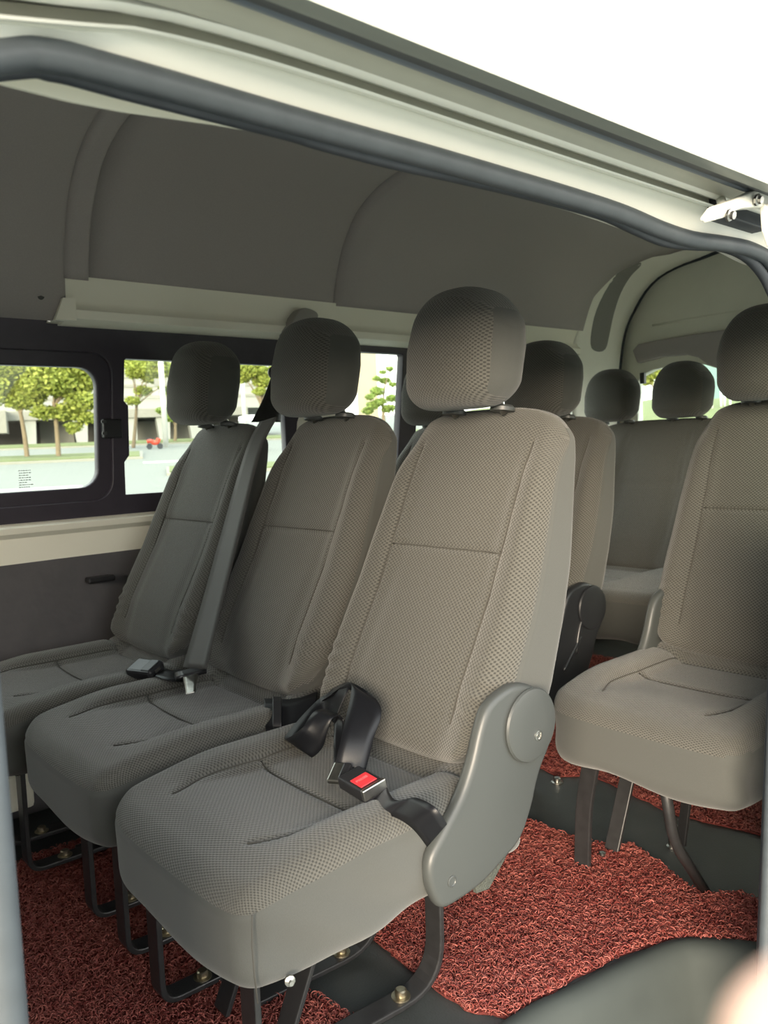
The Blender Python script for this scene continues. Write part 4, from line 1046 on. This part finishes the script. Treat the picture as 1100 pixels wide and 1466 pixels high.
# scooter on the road
sp, r_ = on_ground(222, 643)
t = tag(empty('motor_scooter', sp), 'small red scooter parked by the verge in the second pane', 'scooter')
for dx in (-.3, .3): under(lathe('wheel', [(.001, -.04), (.15, -.04), (.17, 0), (.15, .04), (.001, .04)], 'rubber_dark', None, tuple(ed), sp+er*dx+np.array([0, 0, .17]), 18), t)
under(sweep('body', catmull([sp+er*-.42+np.array([0, 0, .46]), sp+er*-.20+np.array([0, 0, .48]), sp+er*-.03+np.array([0, 0, .36]), sp+er*.16+np.array([0, 0, .40]), sp+er*.25+np.array([0, 0, .62])], 5), circ(.13, 10), 'scooter_red', None, updir=(0.2, .1, 1)), t)
under(obox('seat', sp+er*-.25+np.array([0, 0, .60]), er*.2, ed*.09, np.array([0, 0, .04]), 'rubber_dark', .02), t)
under(tube('handlebar', [sp+er*.24-ed*.2+np.array([0, 0, .70]), sp+er*.24+ed*.2+np.array([0, 0, .70])], .02, 'rubber_dark', None, 8), t)
# concrete tower seen through the third window
r_ = 75; b0 = at_r(528, 600, r_); b0[2] = gz(r_)-.5; v1 = radians(azr(528, 600)); e1 = np.array([sin(v1), -cos(v1), 0]); e2 = np.array([cos(v1), sin(v1), 0])
t = tag(empty('concrete_tower', b0), 'beige concrete tower seen through the third side window', 'tower')
for (hw_, z0, z1, nm) in ((.95, 0, 9.5, 'shaft'), (1.15, 9.5, 10.1, 'ledge'), (.95, 10.1, 30, 'upper_shaft')):
    under(obox(nm, b0+np.array([0, 0, (z0+z1)/2]), e1*hw_, e2*hw_, np.array([0, 0, (z1-z0)/2]), 'concrete', 0), t)
# grass bank and things behind the van
V = []; Fc = []
ang = np.radians(np.linspace(12, 46, 30))
for i, a in enumerate(ang):
    for r, dz in ((17, 0), (21, .45), (26, 1.25), (29, 1.55), (40, 1.6)): V.append((r*cos(a), r*sin(a), gz(r)+dz*(1+.06*sin(i*1.3)) - (.1 if dz == 0 else 0)))
for i in range(len(ang)-1):
    for j in range(4): Fc.append((i*5+j, i*5+j+1, i*5+6+j, i*5+5+j))
st(mesh('hill', V, Fc, 'grass', None))
for k, px in enumerate((1033, 1038, 1046, 1020)):
    p = at_r(px, 585, 27.5); zt = at_r(px, 560, 27.5)[2]; zb = gz(27.5)+1.3
    o = tube('fence_post', [(p[0], p[1], zb), (p[0], p[1], zt)], .035, 'polewhite', None, 8)
    tag(o, 'thin pale post on the grass bank beyond the tailgate window', 'post', 'posts on the grass bank')
p = at_r(1028, 545, 60); 
gb = tag(obox('distant_building', np.array([p[0], p[1], p[2]]), np.array([sin(.6), -cos(.6), 0])*1.2, np.array([cos(.6), sin(.6), 0])*2, np.array([0, 0, 2.4]), 'bteal', 0), 'teal block far behind the grass bank', 'building')
tree(940, 585, 45, [(938,535,13),(925,545,10),(955,540,12),(945,525,10)], 'yellow-green tree beyond the tailgate window', 17, 560, 0, 700, .13)

# ---------------------------------------------------------------- photographer's hand at the lower right, close to the lens
def skin_body(name, verts, edges, radii, mat, parent=None, sub=2, root=0):
    me = bpy.data.meshes.new(name); me.from_pydata([tuple(map(float, v)) for v in verts], edges, []); me.materials.append(M[mat])
    o = link(bpy.data.objects.new(name, me), parent)
    md = o.modifiers.new('skin', 'SKIN'); md.use_smooth_shade = True
    for i, r in enumerate(radii): me.skin_vertices[0].data[i].radius = (r, r)
    me.skin_vertices[0].data[root].use_root = True
    s = o.modifiers.new('smooth', 'SUBSURF'); s.levels = sub; s.render_levels = sub
    return o
def cp(a, b, dep): return EYE + _d*dep + _r*((a-550)/F*dep) - _u*((b-733)/F*dep)
tip = cp(1126, 1378, .056)
fdir = _r*.75 - _u*.66 - _d*.05
W = [tip + fdir*.135 - _d*.01]                       # wrist side of the palm
Vv = [W[0]+fdir*.20, W[0]+fdir*.09, W[0], W[0]-fdir*.035]; Rd = [.036, .030, .027, .030]; Ed = [(0, 1), (1, 2), (2, 3)]
sidev = np.cross(fdir, _d); sidev /= np.linalg.norm(sidev)
for k, (off, ln) in enumerate(((-.030, .072), (-.010, .082), (.011, .076), (.030, .060))):
    b0_ = W[0]-fdir*.055+sidev*off
    dirn = -fdir if k == 0 else -fdir*.6 - _d*.55 - _u*.3
    dirn = dirn/np.linalg.norm(dirn); curl = -_d*.0 if k == 0 else (fdir*.25-_d*.4)
    pts_ = [b0_, b0_+dirn*ln*.42, b0_+dirn*ln*.74+curl*.012, b0_+dirn*ln+curl*.03]
    if k == 0: pts_ = [b0_, b0_*.55+tip*.45, b0_*.25+tip*.75, tip]
    i0 = len(Vv); Vv += pts_; Rd += [.0115, .0098, .0094, .0088 if k == 0 else .0072]; Ed += [(3, i0), (i0, i0+1), (i0+1, i0+2), (i0+2, i0+3)]
i0 = len(Vv); tb = W[0]-fdir*.005-sidev*.030
Vv += [tb, tb-sidev*.022-fdir*.028, tb-sidev*.03-fdir*.055]; Rd += [.014, .0105, .0085]; Ed += [(2, i0), (i0, i0+1), (i0+1, i0+2)]
hand = skin_body('person', Vv, Ed, Rd, 'skin', None, 2, 2)
tag(hand, "blurred fingertip of the photographer's hand at the lower right corner", 'person')

# ---------------------------------------------------------------- light: bright overcast sky, soft high sun
w = bpy.data.worlds.new('sky'); scene.world = w; w.use_nodes = True
n = w.node_tree; n.nodes.clear()
o_ = N(n, 'ShaderNodeOutputWorld'); bg = N(n, 'ShaderNodeBackground')
tc = N(n, 'ShaderNodeTexCoord'); spx = N(n, 'ShaderNodeSeparateXYZ'); n.links.new(tc.outputs['Generated'], spx.inputs[0])
rp = N(n, 'ShaderNodeValToRGB'); rp.color_ramp.elements[0].position = .5; rp.color_ramp.elements[0].color = (1.0, .96, .88, 1)
rp.color_ramp.elements[1].position = .95; rp.color_ramp.elements[1].color = (.84, .93, 1.0, 1)
n.links.new(math_(n, 'MULTIPLY_ADD', spx.outputs[2], .5, .5), rp.inputs[0]); n.links.new(rp.outputs[0], bg.inputs[0])
bg.inputs[1].default_value = 1.6
n.links.new(bg.outputs[0], o_.inputs[0])
sd = bpy.data.lights.new('sun', 'SUN'); sd.energy = 1.6; sd.angle = radians(25); sd.color = (1, .95, .86)
so = bpy.data.objects.new('sun', sd); COL.objects.link(so)
sdir = Vector((-.12, .16, -.95)); so.rotation_euler = sdir.to_track_quat('-Z', 'Y').to_euler()

s2 = bpy.data.lights.new('low_sky_glow', 'SUN'); s2.energy = 5.2; s2.angle = radians(32); s2.color = (1, .84, .64)  # extra sun lamp, added to stand in for warm low sky light
so2 = bpy.data.objects.new('low_sky_glow', s2); COL.objects.link(so2)
so2.rotation_euler = Vector((.79, .62, -.13)).to_track_quat('-Z', 'Y').to_euler()

vs = scene.view_settings; vs.view_transform = 'Standard'; vs.look = 'None'; vs.gamma = 1; vs.use_curve_mapping = False; vs.exposure = 1.45
scene.cycles.max_bounces = 10; scene.cycles.diffuse_bounces = 6; scene.cycles.transparent_max_bounces = 16
scene.cycles.use_denoising = True; scene.cycles.sample_clamp_indirect = 6
